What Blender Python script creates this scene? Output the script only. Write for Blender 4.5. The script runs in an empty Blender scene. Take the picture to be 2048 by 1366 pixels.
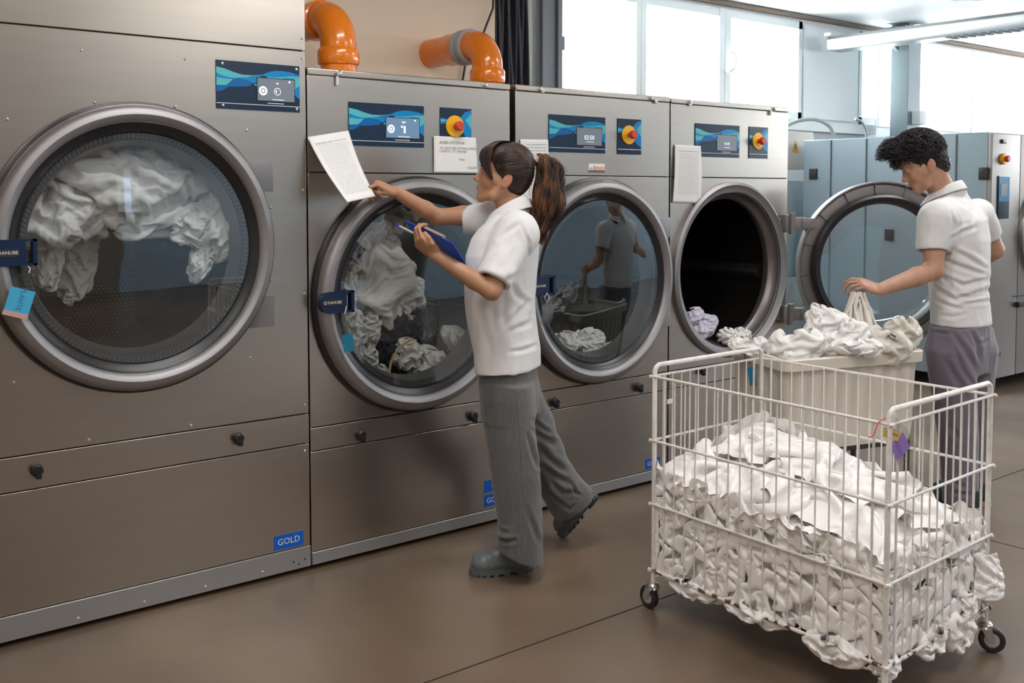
LP=26;EXPO=0.0
import bpy, bmesh, math, random
import numpy as np
from mathutils import Vector, Matrix
PI=math.pi
C=bpy.context.scene.collection
rnd=random.Random(7)
# ---------------------------------------------------------------- camera model (also used to measure the place)
F=2100.;CX=1024.;CY=494.;PITCH=math.radians(3.0);PHI=math.radians(50.8)
CAM=np.array([0,-3.68,1.5])
FW=np.array([math.cos(PHI)*math.cos(PITCH),math.sin(PHI)*math.cos(PITCH),-math.sin(PITCH)])
RT=np.array([math.sin(PHI),-math.cos(PHI),0.]);UP=np.cross(RT,FW)
FH=np.array([math.cos(PHI),math.sin(PHI),0.]);Z3=np.array([0,0,1.])
def ray(x,y): return FW+RT*(x-CX)/F-UP*(y-CY)/F
def J(x,y,Z): return CAM+ray(x,y)*Z
def at(x,y,ax,v):
    d=ray(x,y);i='xyz'.index(ax);return CAM+d*((v-CAM[i])/d[i])
# ---------------------------------------------------------------- object helpers
def link(name,me,mat=None,parent=None):
    o=bpy.data.objects.new(name,me);C.objects.link(o)
    if mat is not None:
        for m in (mat if isinstance(mat,(list,tuple)) else [mat]): me.materials.append(m)
    if parent is not None: o.parent=parent
    return o
def tag(o,label=None,cat=None,group=None,kind=None):
    if label:o['label']=label
    if cat:o['category']=cat
    if group:o['group']=group
    if kind:o['kind']=kind
    return o
def empty(name,loc,label=None,cat=None,group=None,rz=0):
    o=bpy.data.objects.new(name,None);C.objects.link(o);o.location=loc;o.rotation_euler=(0,0,rz);o.empty_display_size=.1
    o['_l']=1
    del o['_l']
    return tag(o,label,cat,group)
def smooth(me,ang=None):
    me.polygons.foreach_set('use_smooth',[True]*len(me.polygons))
    if ang: me.set_sharp_from_angle(angle=math.radians(ang))
class B:
    """collects shapes, links them as one mesh"""
    def __init__(s): s.v=[];s.f=[];s.m=[];s.off=np.zeros(3)
    def add(s,vs,fs,m=0):
        n=len(s.v);s.v+= [tuple(map(float,v)) for v in vs];s.f+=[tuple(i+n for i in f) for f in fs];s.m+=[m]*len(fs);return s
    def box(s,a,b,m=0,bev=0):
        x0,y0,z0=[min(a[i],b[i]) for i in range(3)];x1,y1,z1=[max(a[i],b[i]) for i in range(3)]
        if bev<=0:
            vs=[(x,y,z) for x in(x0,x1) for y in(y0,y1) for z in(z0,z1)]
            return s.add(vs,[(0,1,3,2),(4,6,7,5),(0,4,5,1),(2,3,7,6),(0,2,6,4),(1,5,7,3)],m)
        bm=bmesh.new();bmesh.ops.create_cube(bm,size=1)
        for v in bm.verts: v.co=Vector(((x0+x1)/2+v.co.x*(x1-x0),(y0+y1)/2+v.co.y*(y1-y0),(z0+z1)/2+v.co.z*(z1-z0)))
        bmesh.ops.bevel(bm,geom=bm.edges[:],offset=bev,segments=2,affect='EDGES',profile=.7)
        bm.verts.index_update();s.add([v.co for v in bm.verts],[[v.index for v in f.verts] for f in bm.faces],m);bm.free();return s
    def tube(s,pts,r,n=10,m=0,cap=True,closed=False):
        P=np.array(pts,float);N=len(P)
        R=np.full(N,r) if np.isscalar(r) else np.array(r,float)
        T=np.zeros_like(P);T[1:-1]=P[2:]-P[:-2];T[0]=P[1]-P[0];T[-1]=P[-1]-P[-2]
        if closed: T[0]=T[-1]=P[1]-P[-2]
        T/=np.linalg.norm(T,axis=1)[:,None]+1e-12
        u=np.cross(T[0],[0,0,1.]);
        if np.linalg.norm(u)<1e-3:u=np.cross(T[0],[0,1.,0])
        u/=np.linalg.norm(u);vs=[]
        for i in range(N):
            u=u-T[i]*np.dot(u,T[i]);u/=np.linalg.norm(u)+1e-12;w=np.cross(T[i],u)
            for k in range(n):
                a=2*PI*k/n;vs.append(P[i]+R[i]*(math.cos(a)*u+math.sin(a)*w))
        fs=[(i*n+k,i*n+(k+1)%n,(i+1)*n+(k+1)%n,(i+1)*n+k) for i in range(N-1) for k in range(n)]
        if cap and not closed: fs+=[tuple(range(n))[::-1],tuple((N-1)*n+k for k in range(n))]
        return s.add(vs,fs,m)
    def lathe(s,prof,c=(0,0,0),ax='y',n=64,m=0,closed=False):
        """prof: (radius, height along axis)"""
        c=np.array(c,float);vs=[];N=len(prof)
        for r,h in prof:
            for k in range(n):
                a=2*PI*k/n;p,q=r*math.cos(a),r*math.sin(a)
                vs.append(c+np.array({'y':(p,h,q),'z':(p,q,h),'x':(h,p,q)}[ax]))
        fs=[]
        rng=N if closed else N-1
        for i in range(rng):
            j=(i+1)%N
            for k in range(n):
                f=(i*n+k,i*n+(k+1)%n,j*n+(k+1)%n,j*n+k);fs.append(f if ax!='y' else f[::-1])
        if not closed:
            if prof[0][0]>1e-5: pass
        return s.add(vs,fs,m)
    def disc(s,c,r,ax='y',n=64,m=0):
        c=np.array(c,float);vs=[]
        for k in range(n):
            a=2*PI*k/n;p,q=r*math.cos(a),r*math.sin(a)
            vs.append(c+np.array({'y':(p,0,q),'z':(p,q,0),'x':(0,p,q)}[ax]))
        return s.add(vs,[tuple(range(n))],m)
    def cyl(s,c,r,h0,h1,ax='z',n=32,m=0,bev=0):
        pr=[(1e-6,h0),(r-bev,h0)]+([(r,h0+bev),(r,h1-bev)] if bev else [(r,h0),(r,h1)][0:2] if False else ([(r,h0),(r,h1)]))+[(r-bev,h1),(1e-6,h1)]
        return s.lathe(pr,c,ax,n,m)
    def poly(s,pts,th,nrm=(0,-1,0),m=0):
        """flat outline with thickness along nrm"""
        n=len(pts);nr=np.array(nrm,float)*th;P=[np.array(p,float) for p in pts]
        vs=P+[p+nr for p in P]
        return s.add(vs,[tuple(range(n)),tuple(range(2*n-1,n-1,-1))]+[(i,i+n,(i+1)%n+n,(i+1)%n) for i in range(n)],m)
    def build(s,name,mat,parent=None,sm=True,ang=35,bevel=0):
        me=bpy.data.meshes.new(name);V=np.array(s.v)
        me.from_pydata([tuple(v) for v in V],[],s.f);me.polygons.foreach_set('material_index',s.m if isinstance(mat,(list,tuple)) else [0]*len(s.m))
        bm=bmesh.new();bm.from_mesh(me);bmesh.ops.remove_doubles(bm,verts=bm.verts,dist=2e-6)
        bmesh.ops.recalc_face_normals(bm,faces=bm.faces) if len(s.f)<60000 else None
        bm.to_mesh(me);bm.free()
        if sm: smooth(me,ang)
        o=link(name,me,mat,parent)
        if bevel:
            md=o.modifiers.new('Bevel','BEVEL');md.width=bevel;md.segments=2;md.limit_method='ANGLE';md.angle_limit=math.radians(40)
        if parent is not None and parent.type=='EMPTY':
            pass
        return o
def localize(root):
    """children were written in world coordinates: give them the thing's base as their parent space"""
    bpy.context.view_layer.update()
    M=root.matrix_world.inverted()
    for ch in root.children: ch.matrix_parent_inverse=M
def npmesh(name,V,Q,mat,parent=None,uv=None):
    me=bpy.data.meshes.new(name);V=np.ascontiguousarray(V,np.float32);Q=np.ascontiguousarray(Q,np.int32)
    k=Q.shape[1];me.vertices.add(len(V));me.vertices.foreach_set('co',V.ravel())
    me.loops.add(Q.size);me.loops.foreach_set('vertex_index',Q.ravel())
    me.polygons.add(len(Q));me.polygons.foreach_set('loop_start',np.arange(len(Q),dtype=np.int32)*k)
    try: me.polygons.foreach_set('loop_total',np.full(len(Q),k,np.int32))
    except Exception: pass
    me.update(calc_edges=True);me.validate();smooth(me)
    return link(name,me,mat,parent)
# ---------------------------------------------------------------- noise
def _h(ix,iy,iz,seed):
    n=(ix.astype(np.uint32)*np.uint32(374761393)+iy.astype(np.uint32)*np.uint32(668265263)+iz.astype(np.uint32)*np.uint32(2147483647)+np.uint32(seed*144665+1))
    n=(n^(n>>np.uint32(13)))*np.uint32(1274126177);n=n^(n>>np.uint32(16));n=n*np.uint32(2246822519);return n^(n>>np.uint32(15))
def perlin(P,seed=0):
    P=np.asarray(P,np.float64);i=np.floor(P).astype(np.int64);f=P-i;u=f*f*f*(f*(f*6-15)+10);out=0
    for dx in(0,1):
        for dy in(0,1):
            for dz in(0,1):
                h=_h(i[...,0]+dx,i[...,1]+dy,i[...,2]+dz,seed)
                gx=(h&np.uint32(1023))/511.5-1;gy=((h>>np.uint32(10))&np.uint32(1023))/511.5-1;gz=((h>>np.uint32(20))&np.uint32(1023))/511.5-1
                d=gx*(f[...,0]-dx)+gy*(f[...,1]-dy)+gz*(f[...,2]-dz)
                w=(u[...,0] if dx else 1-u[...,0])*(u[...,1] if dy else 1-u[...,1])*(u[...,2] if dz else 1-u[...,2])
                out=out+w*d
    return out
def vnoise(P,seed): return np.stack([perlin(P+13.1*k,seed+k) for k in range(3)],-1)
def folds(P,f,amp,seed,stretch=None,warp=.8,sharp=1.0):
    """creased cloth relief: warped ridges, roughly in [-amp, amp]"""
    Q=P@stretch if stretch is not None else P
    Q=Q*f;Q=Q+warp*vnoise(Q*.6,seed+5)
    n=perlin(Q,seed);a=1-np.minimum(np.abs(n)*2.6,1.0)**sharp
    b=perlin(Q*2.1+7,seed+1);c=1-np.minimum(np.abs(b)*2.6,1)**sharp
    return amp*(a-.45)+amp*.4*(c-.45)
# ---------------------------------------------------------------- implicit surfaces
def smin(a,b,k):
    if k<=0:return np.minimum(a,b)
    h=np.clip(.5+.5*(b-a)/k,0,1);return b+(a-b)*h-k*h*(1-h)
class Vol:
    def __init__(s,lo,hi,h):
        s.lo=np.array(lo,float);s.h=h;s.n=np.ceil((np.array(hi)-s.lo)/h).astype(int)+1
        s.F=np.full(s.n,1.0,np.float32);s.ax=[(s.lo[i]+h*np.arange(s.n[i])).astype(np.float32) for i in range(3)]
    def reg(s,lo,hi):
        a=[max(0,int((lo[i]-s.lo[i])/s.h)) for i in range(3)];b=[min(s.n[i],int((hi[i]-s.lo[i])/s.h)+2) for i in range(3)]
        if any(b[i]-a[i]<1 for i in range(3)): return None
        sl=tuple(slice(a[i],b[i]) for i in range(3))
        return sl,s.ax[0][sl[0]][:,None,None],s.ax[1][sl[1]][None,:,None],s.ax[2][sl[2]][None,None,:]
    def op(s,lo,hi,fn,k=0,mode='add'):
        m=abs(k)+3*s.h;r=s.reg([x-m for x in lo],[x+m for x in hi])
        if r is None:return s
        sl,X,Y,Z=r;d=fn(X,Y,Z).astype(np.float32);A=s.F[sl]
        if mode=='add': s.F[sl]=smin(A,d,k)
        elif mode=='sub': s.F[sl]=-smin(-A,d,k)
        elif mode=='int': s.F[sl]=-smin(-A,-d,k)
        return s
    def cap(s,a,b,ra,rb=None,k=.01,mode='add'):
        rb=ra if rb is None else rb;a=np.array(a,float);b=np.array(b,float);ba=b-a;L=max((ba@ba),1e-9);R=max(ra,rb)
        def fn(X,Y,Z):
            px,py,pz=X-a[0],Y-a[1],Z-a[2];t=np.clip((px*ba[0]+py*ba[1]+pz*ba[2])/L,0,1)
            return np.sqrt((px-t*ba[0])**2+(py-t*ba[1])**2+(pz-t*ba[2])**2)-(ra+(rb-ra)*t)
        return s.op(np.minimum(a,b)-R,np.maximum(a,b)+R,fn,k,mode)
    def chain(s,pts,rs,k=.01,mode='add'):
        for i in range(len(pts)-1): s.cap(pts[i],pts[i+1],rs[i],rs[i+1],k,mode)
        return s
    def ell(s,c,r,R=None,k=.01,mode='add'):
        c=np.array(c,float);r=np.array(r,float)*np.ones(3);R=np.eye(3) if R is None else np.array(R,float)
        e=np.sqrt(((R*r[None,:])**2).sum(1))
        def fn(X,Y,Z):
            px,py,pz=X-c[0],Y-c[1],Z-c[2];q=[px*R[0,i]+py*R[1,i]+pz*R[2,i] for i in range(3)]
            k0=np.sqrt(sum((q[i]/r[i])**2 for i in range(3)));k1=np.sqrt(sum((q[i]/r[i]**2)**2 for i in range(3)))+1e-9
            return k0*(k0-1)/k1
        return s.op(c-e,c+e,fn,k,mode)
    def rbox(s,c,hs,R=None,rad=.005,k=.0,mode='add'):
        c=np.array(c,float);hs=np.array(hs,float);R=np.eye(3) if R is None else np.array(R,float);e=np.abs(R)@hs+rad
        def fn(X,Y,Z):
            px,py,pz=X-c[0],Y-c[1],Z-c[2];q=[np.abs(px*R[0,i]+py*R[1,i]+pz*R[2,i])-(hs[i]-rad) for i in range(3)]
            return np.sqrt(sum(np.maximum(x,0)**2 for x in q))+np.minimum(np.maximum(np.maximum(q[0],q[1]),q[2]),0)-rad
        return s.op(c-e,c+e,fn,k,mode)
    def loft(s,lv,fdir,k=0,mode='add',p=2.3):
        """lv rows: z, cx, cy, half along fdir, half across; body whose axis climbs in z"""
        lv=np.array(sorted([list(map(float,r)) for r in lv]));fx,fy=fdir[0],fdir[1];nn=math.hypot(fx,fy);fx/=nn;fy/=nn
        z=lv[:,0];R=lv[:,3:].max()
        lo=[lv[:,1].min()-R,lv[:,2].min()-R,z[0]];hi=[lv[:,1].max()+R,lv[:,2].max()+R,z[-1]]
        def fn(X,Y,Z):
            zz=Z[0,0,:].astype(float);g=[np.interp(zz,z,lv[:,i])[None,None,:] for i in range(1,5)]
            dx,dy=X-g[0],Y-g[1];u=np.abs(dx*fx+dy*fy)/g[2];v=np.abs(-dx*fy+dy*fx)/g[3]
            d=((u**p+v**p)**(1/p)-1)*np.minimum(g[2],g[3])
            return np.maximum(d,np.maximum(z[0]-Z,Z-z[-1])+0*d)
        return s.op(lo,hi,fn,k,mode)
    def cut(s,p,n,k=0):
        """remove everything on the side n points to"""
        p=np.array(p,float);n=np.array(n,float);n/=np.linalg.norm(n)
        d=((s.ax[0][:,None,None]-p[0])*n[0]+(s.ax[1][None,:,None]-p[1])*n[1]+(s.ax[2][None,None,:]-p[2])*n[2]).astype(np.float32)
        s.F=-smin(-s.F,-d,k) if k else np.maximum(s.F,d);return s
    def mesh(s,relax=1):
        F=s.F.copy();F[0]=F[-1]=1;F[:,0]=F[:,-1]=1;F[:,:,0]=F[:,:,-1]=1
        S=F<0;nx,ny,nz=F.shape
        cnt=np.zeros((nx-1,ny-1,nz-1),np.uint8)
        for i in(0,1):
            for j in(0,1):
                for k in(0,1): cnt+=S[i:nx-1+i,j:ny-1+j,k:nz-1+k]
        act=np.argwhere((cnt>0)&(cnt<8));idx=np.full(cnt.shape,-1,np.int32);idx[act[:,0],act[:,1],act[:,2]]=np.arange(len(act))
        acc=np.zeros((len(act),3));num=np.zeros(len(act));cs=[(i,j,k) for i in(0,1) for j in(0,1) for k in(0,1)]
        val={c:F[act[:,0]+c[0],act[:,1]+c[1],act[:,2]+c[2]].astype(float) for c in cs}
        for c in cs:
            for a in range(3):
                if c[a]==0:
                    d=list(c);d[a]=1;d=tuple(d);v0,v1=val[c],val[d];m=(v0<0)!=(v1<0)
                    t=np.where(m,v0/(v0-v1+1e-20),0);p=np.array(c,float)[None,:].repeat(len(act),0);p[:,a]+=t
                    acc[m]+=p[m];num[m]+=1
        V=s.lo+s.h*(act+acc/num[:,None]);Q=[]
        for a in range(3):
            sl0=[slice(None)]*3;sl1=[slice(None)]*3;sl0[a]=slice(0,-1);sl1[a]=slice(1,None)
            A,Bv=S[tuple(sl0)],S[tuple(sl1)];E=np.argwhere(A!=Bv)
            b,c=(a+1)%3,(a+2)%3
            E=E[(E[:,b]>0)&(E[:,c]>0)]
            inside=A[E[:,0],E[:,1],E[:,2]]
            def g(db,dc):
                e=E.copy();e[:,b]-=db;e[:,c]-=dc;return idx[e[:,0],e[:,1],e[:,2]]
            q=np.stack([g(1,1),g(0,1),g(0,0),g(1,0)],1);q[~inside]=q[~inside][:,::-1];Q.append(q)
        Q=np.concatenate(Q)
        for _ in range(relax): V=laplace(V,Q,.5)
        return V,Q
def laplace(V,Q,w):
    S=np.zeros_like(V);n=np.zeros(len(V));k=Q.shape[1]
    for i in range(k):
        for j in((i+1)%k,):
            for ax in range(3):
                S[:,ax]+=np.bincount(Q[:,i],V[Q[:,j],ax],len(V))+np.bincount(Q[:,j],V[Q[:,i],ax],len(V))
            n+=np.bincount(Q[:,i],minlength=len(V))+np.bincount(Q[:,j],minlength=len(V))
    return V*(1-w)+w*S/np.maximum(n,1)[:,None]
def vnormals(V,Q):
    N=np.cross(V[Q[:,2]]-V[Q[:,0]],V[Q[:,3 if Q.shape[1]>3 else 1]]-V[Q[:,1 if Q.shape[1]>3 else 0]])
    out=np.zeros_like(V)
    for i in range(Q.shape[1]):
        for ax in range(3): out[:,ax]+=np.bincount(Q[:,i],N[:,ax],len(V))
    return out/(np.linalg.norm(out,axis=1)[:,None]+1e-12)
def keep_big(V,Q,minv=200):
    """drop stray islands"""
    lab=np.arange(len(V))
    for _ in range(400):
        m=lab[Q].min(1);new=lab.copy()
        for i in range(Q.shape[1]): np.minimum.at(new,Q[:,i],m)
        new=new[new]
        if (new==lab).all():break
        lab=new
    c=np.bincount(lab,minlength=len(V));ok=c[lab]>=minv
    Q=Q[ok[Q[:,0]]];u=np.unique(Q);mp=np.full(len(V),-1);mp[u]=np.arange(len(u));return V[u],mp[Q]
def hair_tubes(paths,radii,n=4):
    """many strands of equal point count as one mesh. paths (S,N,3), radii (S,N)"""
    P=np.asarray(paths,float);S,N,_=P.shape;T=np.gradient(P,axis=1);T/=np.linalg.norm(T,axis=2,keepdims=True)+1e-12
    ref=np.array([.31,.52,.8]);u=np.cross(T,ref);u/=np.linalg.norm(u,axis=2,keepdims=True)+1e-12;w=np.cross(T,u)
    a=2*PI*np.arange(n)/n
    V=P[:,:,None,:]+radii[:,:,None,None]*(np.cos(a)[None,None,:,None]*u[:,:,None,:]+np.sin(a)[None,None,:,None]*w[:,:,None,:])
    V=V.reshape(-1,3);s=np.arange(S)[:,None,None]*N*n;i=np.arange(N-1)[None,:,None]*n;k=np.arange(n)[None,None,:];k2=(k+1)%n
    Q=np.stack([s+i+k,s+i+k2,s+i+n+k2,s+i+n+k],-1).reshape(-1,4)
    return V,Q
# ---------------------------------------------------------------- materials
def mat(name,col,rough=.5,metal=0,**kw):
    m=bpy.data.materials.new(name);m.use_nodes=True;b=m.node_tree.nodes['Principled BSDF']
    b.inputs['Base Color'].default_value=(*col,1);b.inputs['Roughness'].default_value=rough;b.inputs['Metallic'].default_value=metal
    for k,v in kw.items(): b.inputs[k.replace('_',' ')].default_value=v
    return m
def nd(m,t,**kw):
    n=m.node_tree.nodes.new(t)
    for k,v in kw.items():
        if k.startswith('i_'): n.inputs[k[2:].replace('_',' ')].default_value=v
        else: setattr(n,k,v)
    return n
def lk(m,a,b): m.node_tree.links.new(a,b)
def pb(m): return m.node_tree.nodes['Principled BSDF']
def coords(m,scale=(1,1,1),kind='Object'):
    t=nd(m,'ShaderNodeTexCoord');mp=nd(m,'ShaderNodeMapping');mp.inputs['Scale'].default_value=scale
    lk(m,t.outputs[kind],mp.inputs['Vector']);return mp.outputs['Vector']
def noise_col(m,c0,c1,scale=5,detail=4,sc=(1,1,1),lo=.35,hi=.65,kind='Object',dist=0):
    n=nd(m,'ShaderNodeTexNoise');n.inputs['Scale'].default_value=scale;n.inputs['Detail'].default_value=detail;n.inputs['Distortion'].default_value=dist
    lk(m,coords(m,sc,kind),n.inputs['Vector']);r=nd(m,'ShaderNodeValToRGB');e=r.color_ramp.elements
    e[0].position=lo;e[1].position=hi;e[0].color=(*c0,1);e[1].color=(*c1,1)
    lk(m,n.outputs['Fac'],r.inputs['Fac']);lk(m,r.outputs['Color'],pb(m).inputs['Base Color']);return n,r
def noise_bump(m,scale=200,strength=.1,dist=.002,sc=(1,1,1),detail=3):
    n=nd(m,'ShaderNodeTexNoise');n.inputs['Scale'].default_value=scale;n.inputs['Detail'].default_value=detail
    lk(m,coords(m,sc),n.inputs['Vector']);b=nd(m,'ShaderNodeBump');b.inputs['Strength'].default_value=strength;b.inputs['Distance'].default_value=dist
    lk(m,n.outputs['Fac'],b.inputs['Height']);lk(m,b.outputs['Normal'],pb(m).inputs['Normal']);return n
def srgb(r,g,b): return tuple((x/255/12.92 if x/255<=.04045 else ((x/255+.055)/1.055)**2.4) for x in (r,g,b))
M={}
m=M['steel']=mat('brushed_steel',(.50,.45,.40),.29,1.);noise_col(m,(.52,.472,.42),(.545,.495,.445),3,5,(1,1,12));noise_bump(m,60,.02,.0004,(1,1,30))
m=M['steel2']=mat('brushed_steel_door',(.32,.315,.325),.5,.85)
M['galv']=mat('galvanised_strip',(.46,.47,.48),.42,.8)
M['cap']=mat('cast_frame',(.27,.25,.25),.4,.75)
M['dark']=mat('dark_void',(.02,.018,.017),.7)
M['rubber']=mat('black_rubber',(.012,.012,.014),.35)
M['black']=mat('black_plastic',(.015,.015,.017),.35)
M['grayplate']=mat('grey_plate',(.24,.235,.24),.35,.5)
M['navy']=mat('navy_plastic',srgb(14,38,72),.3)
M['screw']=mat('screw_zinc',(.75,.75,.75),.3,.9)
M['white']=mat('white_print',(.8,.8,.8),.5)
M['ink']=mat('ink',(.12,.12,.14),.7)
M['inkb']=mat('blue_ink',(.05,.12,.3),.7)
M['paper']=mat('paper',(.80,.80,.79),.75)
M['labelblue']=mat('blue_label',srgb(8,95,200),.35)
M['yellow']=mat('yellow_plastic',srgb(238,178,20),.4)
M['red']=mat('red_plastic',srgb(205,60,45),.4)
M['p_navy']=mat('panel_navy',srgb(24,44,68),.22);M['p_blue']=mat('panel_blue',srgb(0,130,196),.22);M['p_deep']=mat('panel_deep_blue',srgb(0,98,168),.22);M['p_teal']=mat('panel_teal',srgb(84,182,190),.22)
m=M['screen']=mat('screen_lit',srgb(90,120,150),.25);pb(m).inputs['Emission Color'].default_value=(*srgb(120,150,180),1);pb(m).inputs['Emission Strength'].default_value=.35
m=M['screen2']=mat('screen_grey',srgb(105,115,128),.25);pb(m).inputs['Emission Color'].default_value=(*srgb(160,165,172),1);pb(m).inputs['Emission Strength'].default_value=.16
m=M['icon']=mat('screen_icon',(.7,.8,.85),.4);pb(m).inputs['Emission Color'].default_value=(.85,.93,1,1);pb(m).inputs['Emission Strength'].default_value=.8
def glassmat(name,tint,refl,rough=.0):
    m=bpy.data.materials.new(name);m.use_nodes=True;nt=m.node_tree;nt.nodes.clear()
    o=nt.nodes.new('ShaderNodeOutputMaterial');mx=nt.nodes.new('ShaderNodeMixShader');t=nt.nodes.new('ShaderNodeBsdfTransparent');g=nt.nodes.new('ShaderNodeBsdfGlossy')
    t.inputs['Color'].default_value=(*tint,1);g.inputs['Roughness'].default_value=rough;g.inputs['Color'].default_value=(.86,.94,1,1)
    fr=nt.nodes.new('ShaderNodeLayerWeight');fr.inputs['Blend'].default_value=.5;pw=nt.nodes.new('ShaderNodeMath');pw.operation='POWER';pw.inputs[1].default_value=3.5
    ad=nt.nodes.new('ShaderNodeMath');ad.operation='MULTIPLY_ADD';ad.inputs[1].default_value=.75;ad.inputs[2].default_value=refl;ad.use_clamp=True
    nt.links.new(fr.outputs['Facing'],pw.inputs[0]);nt.links.new(pw.outputs[0],ad.inputs[0]);nt.links.new(ad.outputs[0],mx.inputs[0]);nt.links.new(t.outputs[0],mx.inputs[1]);nt.links.new(g.outputs[0],mx.inputs[2]);nt.links.new(mx.outputs[0],o.inputs[0]);return m
M['glass']=glassmat('door_glass',(.84,.87,.88),.165)
M['pane_dim']=glassmat('tinted_window_glass',(.30,.33,.36),.02)
M['pane']=glassmat('window_glass',(.97,.98,.98),.0)
M['clear']=glassmat('clear_plastic',(.93,.93,.93),.05,.1)
# perforated drum: dots laid out in the surface's own UV (metres)
def perf(name,base,hole,s=.022):
    m=mat(name,base,.38,.8);uv=nd(m,'ShaderNodeUVMap');sx=nd(m,'ShaderNodeSeparateXYZ');lk(m,uv.outputs[0],sx.inputs[0])
    def mth(op,a,b=None,c=None):
        n=nd(m,'ShaderNodeMath',operation=op)
        for i,x in enumerate((a,b)):
            if x is None:continue
            if isinstance(x,(int,float)): n.inputs[i].default_value=x
            else: lk(m,x,n.inputs[i])
        return n.outputs[0]
    u=mth('DIVIDE',sx.outputs[0],s);v=mth('DIVIDE',sx.outputs[1],s*.866)
    row=mth('FLOOR',v);odd=mth('MULTIPLY',mth('MODULO',row,2.),.5);fu=mth('SUBTRACT',mth('FRACT',mth('ADD',u,odd)),.5);fv=mth('MULTIPLY',mth('SUBTRACT',mth('FRACT',v),.5),.866)
    d=mth('SQRT',mth('ADD',mth('MULTIPLY',fu,fu),mth('MULTIPLY',fv,fv)));hl=mth('LESS_THAN',d,.22)
    band=mth('GREATER_THAN',mth('SINE',mth('MULTIPLY',sx.outputs[0],13.2)),-.35)
    hl=mth('MULTIPLY',hl,band)
    mx=nd(m,'ShaderNodeMix',data_type='RGBA');lk(m,hl,mx.inputs['Factor']);mx.inputs['A'].default_value=(*base,1);mx.inputs['B'].default_value=(*hole,1)
    lk(m,mx.outputs['Result'],pb(m).inputs['Base Color'])
    bp=nd(m,'ShaderNodeBump');bp.inputs['Strength'].default_value=.8;bp.inputs['Distance'].default_value=.004;lk(m,mth('SUBTRACT',1.,mth('SMOOTH_MIN',d,.3)),bp.inputs['Height']) 
    return m
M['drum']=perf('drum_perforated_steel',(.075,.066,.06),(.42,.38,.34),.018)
M['drum_shaded']=perf('drum_shaded_steel',(.035,.031,.029),(.10,.09,.085),.015)  # drum steel again, darkened: shade inside the far drums put into the colour
M['drum_back']=mat('drum_back_steel',(.08,.075,.075),.45,.7)
m=M['linen']=mat('white_linen',(.86,.85,.84),.62,Sheen_Weight=.25);noise_bump(m,900,.08,.0006)
m=M['satin']=mat('white_satin',(.86,.835,.825),.30,Sheen_Weight=.2);noise_bump(m,25,.25,.006,detail=5)
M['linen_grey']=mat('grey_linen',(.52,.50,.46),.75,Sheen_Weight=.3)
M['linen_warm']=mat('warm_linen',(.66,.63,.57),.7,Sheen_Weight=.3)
M['linen_lilac']=mat('lilac_linen',(.60,.58,.70),.7)
M['blackcloth']=mat('black_cloth',(.02,.02,.025),.9)
M['tan']=mat('tan_cloth',(.45,.3,.16),.85)
m=M['wire']=mat('white_coated_wire',(.76,.73,.70),.38);noise_col(m,(.70,.67,.64),(.80,.77,.75),40,3)
m=M['wire_rust']=mat('rusty_wire',(.6,.5,.45),.5);noise_col(m,(.10,.05,.035),(.74,.70,.67),30,4,lo=.44,hi=.50)
M['orange']=mat('orange_pipe',srgb(236,128,18),.22,Coat_Weight=.4)
M['graypipe']=mat('grey_seal',(.38,.39,.41),.4)
M['plast']=mat('cream_tub_plastic',(.70,.64,.56),.45,Subsurface_Weight=.0)
M['chrome']=mat('chrome',(.6,.6,.6),.25,.95)
M['rubw']=mat('wheel_rubber',(.02,.02,.02),.5)
m=M['bluegrey']=mat('blue_grey_steel',(.25,.32,.365),.38,.35);noise_bump(m,50,.05,.0006,(1,30,1))
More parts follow.
